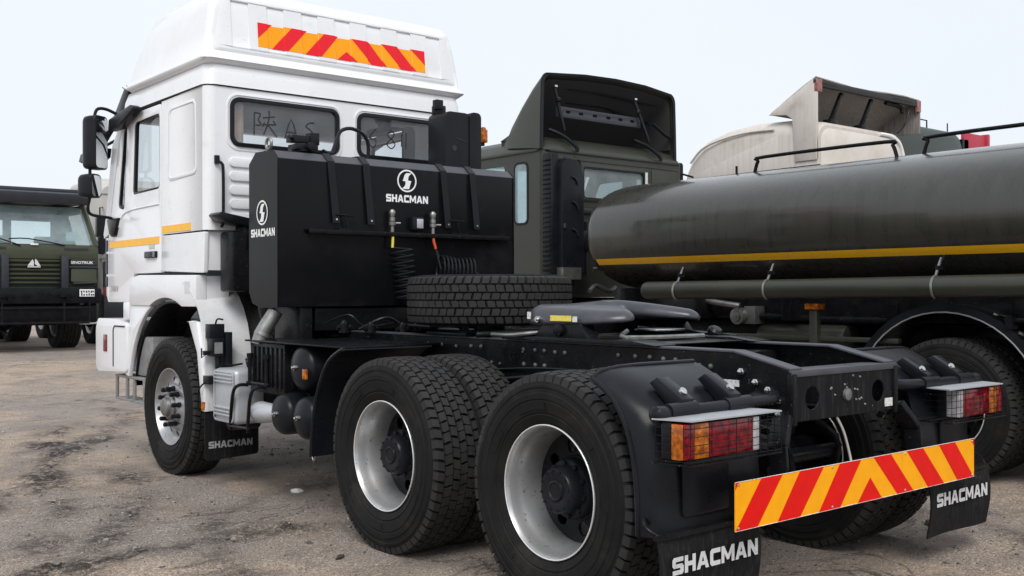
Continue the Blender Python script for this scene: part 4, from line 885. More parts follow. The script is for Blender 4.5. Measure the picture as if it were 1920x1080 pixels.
# chevron film across the recesses: follows the skin, dips a little into each recess
cz0, cz1, cx0, cx1 = 3.275, 3.462, -.745, .788
fobj = None
def dip(x):
    for q in FXS:
        if abs(x-q) < .070: return .010
    return 0
def film_strip(poly, m, name, parent, off):
    xs = sorted(set([p[0] for p in poly]+[q+d for q in FXS for d in (-.074, -.066, .066, .074)]))
    lo, hi = min(p[0] for p in poly), max(p[0] for p in poly); xs = [x for x in xs if lo <= x <= hi]
    bb = MB()
    def zr(x):
        zz = []
        for i in range(len(poly)):
            (xa, za), (xb, zb) = poly[i], poly[(i+1) % len(poly)]
            if abs(xa-xb) < 1e-9:
                if abs(x-xa) < 1e-9: zz += [za, zb]
            elif min(xa, xb)-1e-9 <= x <= max(xa, xb)+1e-9: zz.append(za+(zb-za)*(x-xa)/(xb-xa))
        return min(zz), max(zz)
    for xa, xb in zip(xs[:-1], xs[1:]):
        e = 1e-6; (l0, h0), (l1, h1) = zr(xa+e), zr(xb-e)
        bb.add([(x, zf(z)-.012-off+dip(x), z) for x, z in ((xa, l0), (xb, l1), (xb, h1), (xa, h0))], [(0, 1, 2, 3)])
    return bb.build(name, m, parent, smooth=0)
fobj = film_strip([(cx0, cz0), (cx1, cz0), (cx1, cz1), (cx0, cz1)], AMBR, 'chevron_film', fa, .002)
zt, zb, hh = cz1, cz0, cz1-cz0
for P in ([(cx0, zt), (-.621, zt), (cx0, zt-.65*hh)], [(-.458, zt), (-.323, zt), (-.496, zb), (-.627, zb)], [(-.173, zt), (-.045, zt), (-.206, zb), (-.343, zb)], [(.03, zt-.6*hh), (.125, zb), (-.059, zb)],
          [(.077, zt), (.238, zt), (.402, zb), (.258, zb)], [(.359, zt), (.519, zt), (.697, zb), (.548, zb)], [(.645, zt), (cx1, zt), (cx1, zt-.65*hh)]):
    film_strip(P, REDROOF, 'stripe', fobj, .0035)
# sun visor brackets and front of the roof
b = MB(); b.box((0, 5.70, 3.10), (2.1, .34, .03), Matrix.Rotation(-.35, 3, 'X'))
for s in (-1, 1): b.prism([(5.45, 3.14), (5.55, 3.17), (5.86, 2.93), (5.80, 2.86), (5.6, 2.92)], s*1.08, s*1.15, 'yz')
b.tube([(-1.12, 5.5, 3.13), (-1.13, 5.55, 3.20)], .004, 5); b.tube([(-1.12, 5.52, 3.13), (-1.15, 5.6, 3.19)], .004, 5); b.build('sun_visor', PLASTIC, T, bevel=.008)
# doors
for s in (-1, 1):
    dp = rpoly([(4.664, 1.575), (4.664, 2.915), (5.44, 2.915), (5.625, 2.70), (5.885, 1.92), (5.885, 1.335), (5.30, 1.335), (5.28, 1.575)], .03, 3)
    wh = rpoly([(4.70, 2.245), (5.30, 2.235), (5.245, 2.835), (4.70, 2.845)], .045, 4)
    qh = rpoly([(5.50, 2.12), (5.655, 2.15), (5.505, 2.82), (5.42, 2.825)], .04, 4)
    b = MB(); b.prism(dp, s*(XS-.032), s*XS, 'yz', [wh, qh]); dr = b.build('door', WHITE, T, bevel=.007)
    b = MB(); b.prism(rpoly([(4.70, 2.245), (5.30, 2.235), (5.245, 2.835), (4.70, 2.845)], .045, 4), s*(XS-.03), s*(XS-.004), 'yz', [rpoly([(4.712, 2.262), (5.262, 2.254), (5.215, 2.825), (4.712, 2.832)], .035, 4)]); fr = b.build('window_seal', PLASTIC, dr, bevel=.002)
    b = MB(); b.face(rpoly([(4.703, 2.25), (5.297, 2.24), (5.24, 2.83), (4.703, 2.84)], .04, 4), s*(XS-.020), 'yz'); b.build('window_pane', GLASS_SIDE, dr)
    b = MB(); b.prism(qh, s*(XS-.03), s*(XS-.006), 'yz', [rpoly([(5.53, 2.15), (5.625, 2.17), (5.49, 2.79), (5.44, 2.795)], .03, 4)]); b.build('window_seal', PLASTIC, dr, bevel=.002)
    b = MB(); b.face(qh, s*(XS-.020), 'yz'); b.build('quarter_pane', GLASS_SIDE, dr)
    b = MB(); b.prism(rr(4.74, 1.695, 4.98, 1.748, .012), s*XS, s*(XS+.02), 'yz'); hd = b.build('door_handle', PLASTIC, dr, bevel=.005)
    b = MB(); b.b(s*(XS+.020), s*(XS+.024), 4.75, 4.79, 1.70, 1.745); b.build('lock_button', GREYPAINT, hd, bevel=.002)
    b = MB(); b.b(s*(XS+.001), s*(XS+.0025), 4.80, 4.92, 1.77, 1.805); b.build('label_plate', mat('faded_label', (.55, .56, .57), .5), dr)
    b = MB(); b.b(s*(XS+.001), s*(XS+.003), 4.70, 5.86, 1.806, 1.864); b.build('reflective_strip', YEL, dr)
    b = MB(); b.tube([(s*(XS+.002), 4.70, 2.12), (s*(XS+.002), 5.45, 2.10), (s*(XS+.002), 5.62, 1.98)], .006, 6, smooth=5); b.build('pressed_line', WHITE, dr)
    lettering('381', BADGE, dr, (s*(XS+.0006), 5.84 if s < 0 else 5.66, 1.425), (0, -1 if s < 0 else 1, 0), (0, 0, 1), .18, .05, .02)
    b = MB(); b.b(s*(XS+.001), s*(XS+.003), 4.07, 4.645, 1.884, 1.940); b.build('reflective_strip', YEL, cab)
    b = MB(); b.b(s*(XS-.050), s*(XS-.034), 4.635, 4.685, 1.58, 2.93); b.b(s*(XS-.050), s*(XS-.034), 3.86, 4.634, 1.852, 1.890); b.build('door_seal', DARKIN, cab)
    # lower side panels
    b = MB(); b.prism(rpoly([(3.84, 1.56), (3.825, 1.862), (4.655, 1.865), (4.655, 1.585)], .012), s*(XS-.03), s*XS, 'yz'); b.b(s*(XS-.31), s*(XS-.03), 3.845, 3.865, 1.58, 1.86); b.build('storage_hatch', WHITE, T, bevel=.006)
    arcp = arc(4.52, .52, .855, 67.5, 112.5, 12)
    tp = [(3.93, 1.312), (3.93, 1.545), (5.08, 1.56), (5.2, 1.545), (5.295, 1.46), (5.295, 1.312)]+[p for p in arcp]
    b = MB(); b.prism(tp, s*(XS-.06), s*(XS+.028), 'yz'); b.b(s*.93, s*(XS-.06), 3.935, 3.96, 1.32, 1.54); b.build('step_trim', WHITE, T, bevel=.012, seg=3)
    b = MB(); b.b(s*(XS+.0285), s*(XS+.0295), 4.03, 4.13, 1.41, 1.50); b.build('label_plate', mat('ghost_label', (.66, .67, .68), .5), T)
    # front corner
    b = MB(); rows = []
    for zz in (1.335, 1.40, 1.6, 1.9):
        k = 0 if zz > 1.34 else .05
        rows.append([(s*(XS-.001), 5.892, zz), (s*(XS-.002), 5.95-k, zz), (s*(XS-.02), 6.01-k, zz), (s*(XS-.07), 6.05-k, zz), (s*(XS-.3), 6.07-k, zz), (0, 6.08-k, zz)])
    b.sheet(rows, .02*s); fc_ = b.build('front_corner', WHITE, T, smooth=45)
    for z0, z1 in ((1.78, 1.88), (1.58, 1.76), (1.47, 1.56)):
        b = MB(); b.prism(rr(5.905, z0, 5.955, z1, .01), s*(XS-.004), s*(XS+.006), 'yz'); b.build('air_slot', NAVY, fc_, bevel=.002)
    # front wheel arch, front leg
    b = MB(); a0 = arc(4.52, .52, .85, 13, 67, 8); a1 = [(5.30, 1.31), (5.44, .72)]
    b.prism([a0[-1], *[p for p in reversed(a0)][1:], (5.43, .72), (5.36, 1.05), (5.30, 1.312), (4.9, 1.312)], s*1.15, s*1.185, 'yz'); b.build('arch_leg', WHITE, T, bevel=.006)
    b = MB(); b.sheet([[(s*x, p[0], p[1]) for p in arc(4.52, .52, .815, 8, 103, 16)] for x in (1.14, .80)], .01*s); b.build('wheel_arch_liner', CHASSIS, T, smooth=50)
    # rear white mudguard of the front wheel
    P1 = [(4.16, 1.50), (4.05, 1.45), (3.95, 1.385), (3.865, 1.29), (3.80, 1.18), (3.76, 1.06), (3.74, .92), (3.735, .75), (3.735, .56)]
    b = MB(); b.sheet([[(s*x, p[0]-(.012 if 1.0 > x else 0), p[1]) for p in P1] for x in (1.20, 1.19, 1.1, .95, .86, .85)], -.012*s); mg = b.build('mudguard', WHITE_DIRTY, T, smooth=55)
    b = MB(); b.prism([(4.03, 1.20), (3.99, 1.20), (3.84, .98), (3.755, .56), (3.70, .56), (3.715, .80), (3.76, 1.0), (3.84, 1.2), (3.92, 1.21)], s*1.185, s*1.225, 'yz'); b.build('mudguard_lip', WHITE, mg, bevel=.006)
    b = MB(); b.prism([(1.22, .56), (1.22, 1.14), (.87, .92), (.87, .56)] if s > 0 else [(-1.22, .56), (-1.22, 1.14), (-.87, .92), (-.87, .56)], 3.705, 3.722, 'xz'); b.build('mudguard_panel', WHITE_DIRTY, mg, bevel=.005)
    b = MB(); b.prism(rpoly([(s*1.215, .20), (s*1.215, .585), (s*.80, .585), (s*.80, .22)], .03), 3.716, 3.728, 'xz'); ff = b.build('mud_flap', FLAP, T, label='black front mud flap with grey lettering')
    lettering('SHACMAN', LOGOD, ff, (-1.19 if s < 0 else .83, 3.7155, .29), (1, 0, 0), (0, 0, 1), .34, .05, .03)
    b = MB(); b.box((s*1.228, 3.72, .60), (.02, .035, .06)); b.build('side_marker', AMBLENS, T, bevel=.004)
    # bumper end and steps
    b = MB(); b.prism(rpoly([(5.36, .75), (5.36, 1.15), (5.60, 1.19), (6.08, 1.19), (6.14, 1.1), (6.14, .76), (6.08, .72)], .03), s*.9, s*1.20, 'yz', ); bu = b.build('bumper_end', WHITE, T, bevel=.02, seg=3)
    b = MB(); b.b(s*1.200, s*1.206, 5.84, 5.93, .90, 1.05); b.build('side_marker', REDLENS, bu, bevel=.004)
    b = MB(); b.tube([(s*1.201, 5.68, .78), (s*1.201, 5.68, 1.10), (s*1.201, 5.65, 1.13), (s*1.201, 5.40, 1.13)], .007, 6); b.build('step_recess', DARKIN, bu)
    b = MB(); b.b(s*1.02, s*1.18, 5.36, 5.50, 1.19, 1.335); b.build('cab_step_bracket', WHITE, T, bevel=.01)
    b = MB()
    for zz in (.70, .505): b.b(s*1.02, s*1.17, 5.04, 5.72, zz-.010, zz+.010)
    for yy in (5.05, 5.28, 5.45, 5.70): b.b(s*1.15, s*1.17, yy-.02, yy+.02, .51, .70)
    b.build('entry_step', GREYPAINT, T, bevel=.003)
    b = MB(); b.b(s*.85, s*1.12, 4.98, 5.34, .72, 1.05); b.build('step_box', GREYPAINT, T, bevel=.01)
# cab front and windscreen
b = MB(); b.b(-1.12, 1.12, 6.03, 6.07, 1.34, 1.95); b.b(-1.1, 1.1, 5.60, 5.70, 2.90, 2.96); b.build('front_panel', WHITE, T, bevel=.01)
b = MB(); b.b(-.9, .9, 5.7, 6.14, .72, 1.19); b.build('bumper', WHITE, T, bevel=.03)
b = MB(); b.add([(-1.12, 6.03, 1.93), (1.12, 6.03, 1.93), (1.10, 5.66, 2.91), (-1.10, 5.66, 2.91)], [(0, 1, 2, 3)]); b.build('windscreen', GLASS_SIDE, T, smooth=0)
for s in (-1, 1): b = MB(); b.bar((s*1.13, 6.03, 1.92), (s*1.12, 5.64, 2.93), .06, .05); b.build('windscreen_pillar', WHITE, T)
# dark mass below the cab: engine, radiator hoses, air duct
b = MB(); b.b(-.62, .62, 3.55, 5.7, .55, 1.55); b.b(-1.05, 1.05, 3.62, 3.84, 1.42, 1.86); b.b(-.80, .80, 3.40, 3.70, 1.1, 1.75); b.build('engine_block', CHASSIS, T, bevel=.02)
b = MB(); b.tube([(-.70, 3.5, 1.5), (-.82, 3.55, 1.3), (-.7, 3.5, 1.05)], .06, 12, smooth=4); b.tube([(-.6, 3.45, 1.35), (-.75, 3.42, 1.2), (-.6, 3.4, 1.0)], .03, 10, smooth=4); b.build('coolant_hose', PLASTIC, T)
b = MB(); b.prism([(-1.16, 1.975), (-1.12, 1.93), (-.7, 1.86), (-.7, 1.92), (-1.14, 1.995)], 3.60, 3.785, 'xz'); b.b(-.95, -.7, 3.62, 3.79, 1.72, 1.90); b.build('cab_rear_seal', PLASTIC, T, bevel=.006)
b = MB(); b.tube([(-1.09, 3.79, 2.375), (-1.07, 3.755, 2.36), (-1.06, 3.75, 2.30), (-1.06, 3.75, 1.96), (-1.06, 3.78, 1.90)], .012, 8, smooth=5); b.lathe([(-.03, .001), (-.03, .02), (.03, .02), (.03, .001)], (-1.09, 3.79, 2.39), (0, 0, 1), n=12); b.cyl((-1.07, 3.76, 1.985), (-1.11, 3.79, 1.985), .012, n=8); b.build('grab_handle', PLASTIC, T)
# air intake behind the right of the cab
b = MB(); b.prism(rr(.555, 2.0, .80, 2.85, .05, 4), 3.21, 3.45, 'xz'); ai = b.build('air_intake', PLASTIC, T, bevel=.03, seg=3)
b = MB(); b.prism(rr(.79, 2.0, .905, 2.862, .04, 4), 3.20, 3.46, 'xz'); b.build('intake_cap', PLASTIC, ai, bevel=.02, seg=3)
b = MB(); b.cyl((.64, 3.212, 2.56), (.64, 3.206, 2.56), .022, n=20); b.tube([(.65, 3.209, 2.64), (.77, 3.209, 2.615)], .004, 5); b.build('intake_plug', DARKIN, ai)
b = MB(); b.b(.58, .67, 3.36, 3.44, 2.84, 2.92); b.b(.56, .63, 3.34, 3.40, 2.88, 2.96); b.build('intake_bracket', PLASTIC, ai, bevel=.008)
b = MB(); b.b(1.135, 1.185, 3.47, 3.53, 2.68, 2.79); b.lathe([(0, .024), (.02, .024), (.03, .01)], (1.16, 3.50, 2.785), (0, 0, 1), n=12, cap=True); b.build('roof_marker', AMBLENS, T, bevel=.006)
b = MB(); b.bar((1.16, 3.50, 2.67), (1.14, 3.80, 2.67), .03, .03); b.build('marker_bracket', CHASSIS, T)
# mirrors
for s in (-1, 1):
    def turn(bb, cx, cy, ang): bb.v = [(cx+(x-cx)*math.cos(ang)-(y-cy)*math.sin(ang), cy+(x-cx)*math.sin(ang)+(y-cy)*math.cos(ang), z) for x, y, z in bb.v]
    ca = -s*R(33)
    for nm, z0, z1, hw, cx in (('mirror', 2.47, 2.93, .083, 1.355), ('wide_mirror', 2.225, 2.43, .068, 1.40)):
        b = MB(); b.rings([[(s*cx+u*k, 5.70+y, zc) for u, zc in rr(-hw, z0+(1-k)*.05, hw, z1-(1-k)*.05, .04, 5)] for y, k in ((-.075, .96), (-.07, 1), (0, 1), (.05, .9), (.075, .65))]); turn(b, s*cx, 5.70, ca); mi = b.build(nm, PLASTIC, T, bevel=.0, smooth=50)
        b = MB(); b.prism(rr(s*cx-hw+.012, z0+.014, s*cx+hw-.012, z1-.014, .034, 5), 5.70-.0795, 5.70-.0755, 'xz'); turn(b, s*cx, 5.70, ca); b.build('mirror_glass', MIRROR, mi)
    b = MB(); b.tube([(s*1.14, 5.68, 2.95), (s*1.25, 5.70, 3.0), (s*1.33, 5.70, 2.99), (s*1.36, 5.69, 2.90)], .014, 8, smooth=5); b.tube([(s*1.39, 5.70, 2.50), (s*1.39, 5.70, 2.25), (s*1.40, 5.72, 2.15), (s*1.36, 5.76, 2.09), (s*1.20, 5.78, 2.07), (s*1.165, 5.78, 2.05)], .014, 8, smooth=5); b.tube([(s*1.16, 5.55, 2.85), (s*1.25, 5.64, 2.80), (s*1.27, 5.68, 2.75)], .016, 8, smooth=4)
    b.tube([(s*1.26, 5.68, 2.72), (s*1.2, 5.6, 2.86), (s*1.14, 5.5, 2.97)], .012, 8, smooth=4); b.build('mirror_arm', PLASTIC, T)
    b = MB(); b.prism([(5.58, 2.06), (5.86, 2.06), (5.80, 1.93), (5.74, 1.90), (5.67, 1.91)], s*1.165, s*1.20, 'yz'); b.build('arm_bracket', PLASTIC, T, bevel=.01)
    b = MB(); b.prism([(5.62, 2.80), (5.60, 2.90), (5.10, 2.955), (5.02, 2.93), (5.02, 2.90), (5.40, 2.80)], s*1.185, s*1.27, 'yz'); b.build('kerb_mirror', PLASTIC, T, bevel=.03, seg=3)
b = MB(); b.prism([(5.95, 2.70), (6.25, 2.66), (6.30, 2.60), (6.22, 2.58), (5.98, 2.62)], -1.30, -1.12, 'yz'); b.tube([(-1.15, 5.75, 2.75), (-1.2, 6.0, 2.70)], .014, 8); b.build('front_mirror', PLASTIC, T, bevel=.02)

# ------------------------------------------------------------------ olive tanker truck alongside
K = thing('tanker_truck', 'dark olive green tanker truck with yellow-striped oval tank parked alongside', 'truck', (4.42, .5, 0))
KX = 4.42
def ell(y, k=1.0, cz=2.005, a=1.22, h=.585, n=56, p=2.5):
    out = []
    for i in range(n):
        t_ = 2*math.pi*i/n; c_, s_ = math.cos(t_), math.sin(t_)
        out.append((KX+a*k*math.copysign(abs(c_)**(2/p), c_), y, cz+h*k*math.copysign(abs(s_)**(2/p), s_)))
    return out
b = MB()
b.rings([ell(4.52, .40), ell(4.51, .62), ell(4.485, .80), ell(4.45, .91), ell(4.41, .965), ell(4.36, .99), ell(4.30, 1.0)]+[ell(y) for y in (3.4, 2.4, 1.4, .4, -.6, -1.6)]+[ell(-2.2), ell(-2.26, .99), ell(-2.32, .95), ell(-2.38, .8), ell(-2.4, .5)])
tank = b.build('tank', TANKOLIVE, K, smooth=60)
def skin_pt(z, y, out=.0):
    q = abs((z-2.005)/.585); x = KX-1.22*(max(0, 1-q**2.5))**(1/2.5); return (x-out, y, z)
for s in (-1, 1):
    b = MB(); b.sheet([[(KX+s*(KX-skin_pt(z, y, .003)[0]), y, z) for y in np.linspace(4.30, -2.15, 30)] for z in (1.69, 1.705, 1.72, 1.735, 1.75)]); b.build('reflective_strip', YEL, tank)
b = MB(); b.tube([(3.13, 3.46, 1.425), (3.13, 2, 1.432), (3.13, -2.3, 1.47)], .083, 20); b.lathe([(0, .083), (.012, .078), (.02, .06), (.021, .001)], (3.13, 3.46, 1.425), (0, 1, 0), n=20); hp = b.build('hose_carrier_tube', OLIVE, K)
for yy in (3.06, 2.04, .52, -1.0):
    zc = 1.43+(2-yy)*.009; b = MB()
    b.tube([(3.13-.088*math.cos(R(a)), yy, zc+.088*math.sin(R(a))) for a in range(-70, 100, 17)]+[(3.16, yy, zc+.16), (3.20, yy, zc+.22)], .010, 6); b.build('clamp', STEEL, hp)
    b = MB(); b.b(3.13, 3.20, yy-.012, yy+.012, zc+.13, zc+.16); b.tube([(3.17, yy, zc+.15), (3.19, yy-.03, zc+.24)], .006, 5); b.build('clamp_bracket', PLASTIC, hp)
# handrails on the tank top
for y0, y1 in ((2.74, 1.26), (1.02, -.6)):
    for xx in (3.86, 4.98):
        zt = 2.005+.585*(1-(abs(xx-KX)/1.22)**2.5)**(1/2.5)
        b = MB(); b.tube([(xx, y0, zt-.01), (xx, y0-.04, zt+.10), (xx, y0-.12, zt+.135), (xx, y1+.12, zt+.135), (xx, y1+.04, zt+.10), (xx, y1, zt-.01)], .017, 8, smooth=4); b.build('hand_rail', CHASSIS, tank)
b = MB(); b.b(4.2, 4.65, -2, 4.0, 2.588, 2.60); b.build('walkway', OLIVE, tank)
b = MB(); b.tube([(3.98, 3.9, 2.56), (3.98, 2.1, 2.57)], .012, 6); b.tube([(3.98, 3.05, 2.55), (3.98, 3.05, 2.65)], .012, 6); b.build('roof_pipe', CHASSIS, tank)
# chassis of the tanker
b = MB()
for s in (-1, 1): b.b(KX+s*.36, KX+s*.44, -2.6, 7.2, .82, 1.12)
b.build('frame_rail', CHASSIS, K, bevel=.006)
b = MB(); b.b(KX-.9, KX+.9, -2.3, 4.3, 1.16, 1.40)
for yy in np.linspace(-2, 4, 7): b.b(KX-1.1, KX+1.1, yy-.05, yy+.05, 1.16, 1.45)
b.build('tank_saddle', CHASSIS, K, bevel=.01)
for yy in (.5, -.85):
    for s in (-1, 1):
        wheel(K, KX+s*1.07, yy, WZ, s, 'outer'); wheel(K, KX+s*.74, yy, WZ, -s, 'plain')
        P = arc(yy, .52, .79, 10 if yy > 0 else -5, 175 if yy > 0 else 168, 22) if yy > 0 else arc(yy, .52, .79, 30, 185, 20)
        b = MB(); b.sheet([[(KX+s*x, p[0], p[1]) for p in P] for x in (1.23, .62)], -.01*s); fm = b.build('mudguard', PLASTIC, K, smooth=50)
        b = MB(); b.sheet([[(KX+s*1.232, .0+yy+(p[0]-yy)*q, .52+(p[1]-.52)*q) for p in P] for q in (1.01, .925)], .006*s); b.build('mudguard_lip', PLASTIC, fm, smooth=50)
        if yy > 0:
            b = MB(); b.tube([(KX+s*1.236, p[0], p[1]) for p in arc(yy, .52, .735, 12, 172, 22)], .006, 6); b.build('lip_edge', GREYPAINT, fm)
            b = MB(); b.tube([(KX+s*1.2, .05, 1.20), (KX+s*1.2, -.4, 1.22)], .02, 8); b.b(KX+s*1.15, KX+s*1.25, -.02, .03, 1.14, 1.24); b.build('mudguard_stay', CHASSIS, fm)
            b = MB()
            for q0, q1 in ((.12, .02), (-.06, -.13)): b.tube([(KX+s*1.235, q0, .55+math.sqrt(max(.01, .80**2-(q0-yy)**2))), (KX+s*1.10, q1, .55+math.sqrt(max(.01, .80**2-(q1-yy)**2)))], .012, 6)
            b.build('stay_clip', CHROME, fm)
    b = MB(); b.cyl((KX-.9, yy, WZ), (KX+.9, yy, WZ), .09, n=14); b.build('axle', CHASSIS, K)
for s in (-1, 1): wheel(K, KX+s*1.03, 6.0, WZ, s, 'front')
# things slung below the tank
b = MB(); b.cyl((3.42, 2.52, 1.19), (3.30, 2.52, 1.19), .075, n=20); b.cyl((3.32, 2.52, 1.19), (3.27, 2.52, 1.19), .05, n=16); b.b(3.36, 3.5, 2.36, 2.48, 1.12, 1.28); b.tube([(3.45, 2.6, 1.28), (3.4, 2.9, 1.32), (3.5, 3.2, 1.36)], .03, 8, smooth=3); b.cyl((3.268, 2.52, 1.19), (3.262, 2.52, 1.19), .03, n=12)
b.build('outlet_valve', STEEL, K, bevel=.004)
b = MB(); b.tube([(3.45, 2.4, 1.19), (3.5, 1.8, 1.17), (3.5, .9, 1.17)], .035, 10); b.build('discharge_pipe', CHASSIS, K)
b = MB(); b.b(3.20, 3.26, 1.61, 1.68, .75, 1.26); pst = b.build('marker_post', OLIVE, K, bevel=.004)
b = MB(); b.b(3.17, 3.28, 1.58, 1.71, 1.262, 1.312); b.build('side_marker', AMBLENS, K, bevel=.006)
b = MB(); b.b(3.25, 3.9, 2.2, 3.6, .60, 1.02); b.cyl((3.55, 1.5, 1.0), (3.55, 2.4, 1.0), .14, n=24); b.build('fuel_tank', OLIVE, K, bevel=.03)
b = MB(); b.b(3.24, 3.30, .9, 2.6, 1.00, 1.04); b.build('side_rail', OLIVE, K, bevel=.004)
b = MB(); b.b(3.3, 4.1, 1.2, 2.1, .45, .95); b.build('battery_box', CHASSIS, K, bevel=.02)
b = MB(); b.b(3.35, 5.4, 4.55, 5.1, .7, 1.25); b.build('gearbox', CHASSIS, K, bevel=.02)
b = MB(); b.b(3.5, 5.3, 5.2, 7.0, .6, 1.34); b.build('engine_block', CHASSIS, K, bevel=.02)
# cab of the tanker
CX0, CX1, CY0, CY1 = 3.27, 5.57, 5.15, 7.25
b = MB()
b.prism([(CX0+.05, 1.35), (CX0+.05, 2.98), (CX1-.05, 2.98), (CX1-.05, 1.35)], CY0, CY0+.04, 'xz', [rr(3.85, 2.44, 4.93, 2.87, .05)])
for xx in (CX0, CX1-.04):
    b.prism([(CY0+.05, 1.35), (CY0+.05, 2.98), (6.75, 2.98), (7.2, 2.1), (7.2, 1.35)], xx, xx+.04, 'yz', [rr(5.40, 2.18, 5.62, 2.86, .06), rpoly([(5.80, 2.2), (5.80, 2.86), (6.6, 2.86), (6.92, 2.2)], .05)])
for s, xx in ((-1, CX0+.05), (1, CX1-.05)):
    b.sheet([[(xx+s*.05*math.sin(R(90*i/5)), CY0+.05-.05*math.cos(R(90*i/5)), z) for z in (1.35, 2.98)] for i in range(6)])
b.b(CX0+.05, CX1-.05, 7.16, 7.2, 1.35, 2.1); b.b(CX0+.05, CX1-.05, 5.2, 7.15, 1.36, 1.40)
kc = b.build('cab', OLIVE, K)
def kring(d, y0, y1, z, r_=.12): return [(x, y, z) for x, y in rr(CX0+d, y0, CX1-d, y1, r_, 5)]
b = MB(); b.rings([kring(-.012, 5.135, 6.78, 2.965), kring(-.02, 5.125, 6.80, 2.985), kring(-.005, 5.14, 6.75, 3.01), kring(.04, 5.20, 6.65, 3.09), kring(.16, 5.34, 6.5, 3.16), kring(.4, 5.6, 6.3, 3.19)]); b.build('cab_roof', OLIVE, K, smooth=60)
b = MB(); b.prism(rr(3.85, 2.44, 4.93, 2.87, .05), CY0-.012, CY0+.02, 'xz', [rr(3.885, 2.475, 4.895, 2.835, .03)]); rw = b.build('rear_window', OLIVE, kc, bevel=.004)
b = MB(); b.face(rr(3.88, 2.47, 4.90, 2.84, .03), CY0+.014, 'xz'); b.build('pane', GLASS_OLIVE, rw)
b = MB(); b.prism(rr(3.878, 2.468, 4.902, 2.842, .035), CY0-.009, CY0+.012, 'xz', [rr(3.90, 2.49, 4.88, 2.82, .03)]); b.build('window_seal', PLASTIC, rw)
b = MB(); b.tube([(3.76, CY0-.001, 1.5), (3.76, CY0-.001, 2.95)], .006, 5); b.tube([(5.0, CY0-.001, 1.5), (5.0, CY0-.001, 2.95)], .006, 5); b.tube([(3.33, CY0-.001, 2.90), (5.5, CY0-.001, 2.90)], .006, 5); b.build('panel_seam', OLIVE, kc)
b = MB(); b.b(4.90, 4.94, CY0-.016, CY0-.012, 2.70, 2.84); b.build('label_plate', LABELW, kc)
b = MB(); b.b(5.02, 5.45, CY0-.008, CY0, 2.45, 2.88); b.b(3.8, 4.9, CY0-.02, CY0, 2.30, 2.36); b.b(3.8, 4.9, CY0-.02, CY0, 2.17, 2.23); b.build('pressed_panel', OLIVE, kc, bevel=.006)
for xx, s in ((CX0, -1), (CX1, 1)):
    b = MB(); b.face(rr(5.39, 2.17, 5.63, 2.87, .06), xx+s*.0035, 'yz'); b.build('side_pane', GLASS_TEAL, kc)
    b = MB(); b.prism(rr(5.385, 2.165, 5.635, 2.875, .07), xx+s*.006, xx+s*.001, 'yz', [rr(5.41, 2.19, 5.61, 2.85, .05)]); b.build('window_seal', PLASTIC, kc)
    b = MB(); b.face(rpoly([(5.80, 2.2), (5.80, 2.86), (6.6, 2.86), (6.92, 2.2)], .05), xx-s*.012, 'yz'); b.build('side_pane', GLASS_TEAL, kc)
b = MB(); b.add([(CX0+.05, 7.19, 2.1), (CX1-.05, 7.19, 2.1), (CX1-.08, 6.76, 2.97), (CX0+.08, 6.76, 2.97)], [(0, 1, 2, 3)]); b.build('windscreen', GLASS_TEAL, kc, smooth=0)
b = MB(); b.b(3.6, 5.2, 5.7, 5.82, 1.4, 2.4); b.build('seat', DARKIN, kc, bevel=.03)
# corrugated intake hose and moulded snorkel at the cab corner
b = MB(); b.prism(rr(CX0-.0, 5.00, CX0+.12, 5.14, .02), 1.5, 2.93, 'xy'); sn = b.build('intake_duct', PLASTIC, K, bevel=.006)
b = MB()
for i in range(26): b.b(CX0-.014, CX0+.01, 5.01, 5.13, 1.55+.052*i, 1.575+.052*i)
b.build('duct_rib', PLASTIC, sn, bevel=.003)
b = MB(); P = rpoly([(3.36, 1.6), (3.36, 2.80), (3.42, 2.88), (3.60, 2.86), (3.68, 2.7), (3.68, 1.6)], .05, 4); b.prism(P, 4.92, 5.14, 'xz'); sk = b.build('snorkel', PLASTIC, K, bevel=.03, seg=3)
for zz in (2.55, 2.28, 1.98):
    b = MB(); b.tube([(3.50+.09*math.cos(R(a)), 4.915, zz+.12*math.sin(R(a))) for a in range(20, 110, 15)], .014, 8); b.build('moulded_bulge', PLASTIC, sk)
b = MB(); b.b(3.44, 3.52, 4.93, 5.0, 2.82, 2.90); b.b(3.37, 3.40, 4.90, 4.92, 2.1, 2.16); b.build('snorkel_inlet', DARKIN, sk, bevel=.01)
b = MB(); b.cyl((3.78, 5.05, 1.6), (3.78, 5.05, 2.2), .06, n=14); b.lathe([(0, .06), (.06, .09), (.2, .09), (.26, .05)], (3.78, 5.05, 1.85), (0, 0, 1), n=14, cap=True); b.tube([(3.78, 5.05, 2.2), (3.8, 5.08, 2.4), (3.78, 5.1, 2.9)], .02, 8, smooth=4); b.build('pre_filter', PLASTIC, K)
b = MB(); b.tube([(3.6, 4.75, 1.42), (3.75, 4.8, 1.48), (3.9, 4.75, 1.42), (4.05, 4.8, 1.46)], .025, 8, smooth=5); b.tube([(3.7, 4.8, 1.66), (3.85, 4.78, 1.68), (3.9, 4.85, 1.64)], .02, 8, smooth=4); b.b(3.35, 3.62, 4.9, 5.1, 1.55, 1.68); b.build('air_hose', STEEL, K)
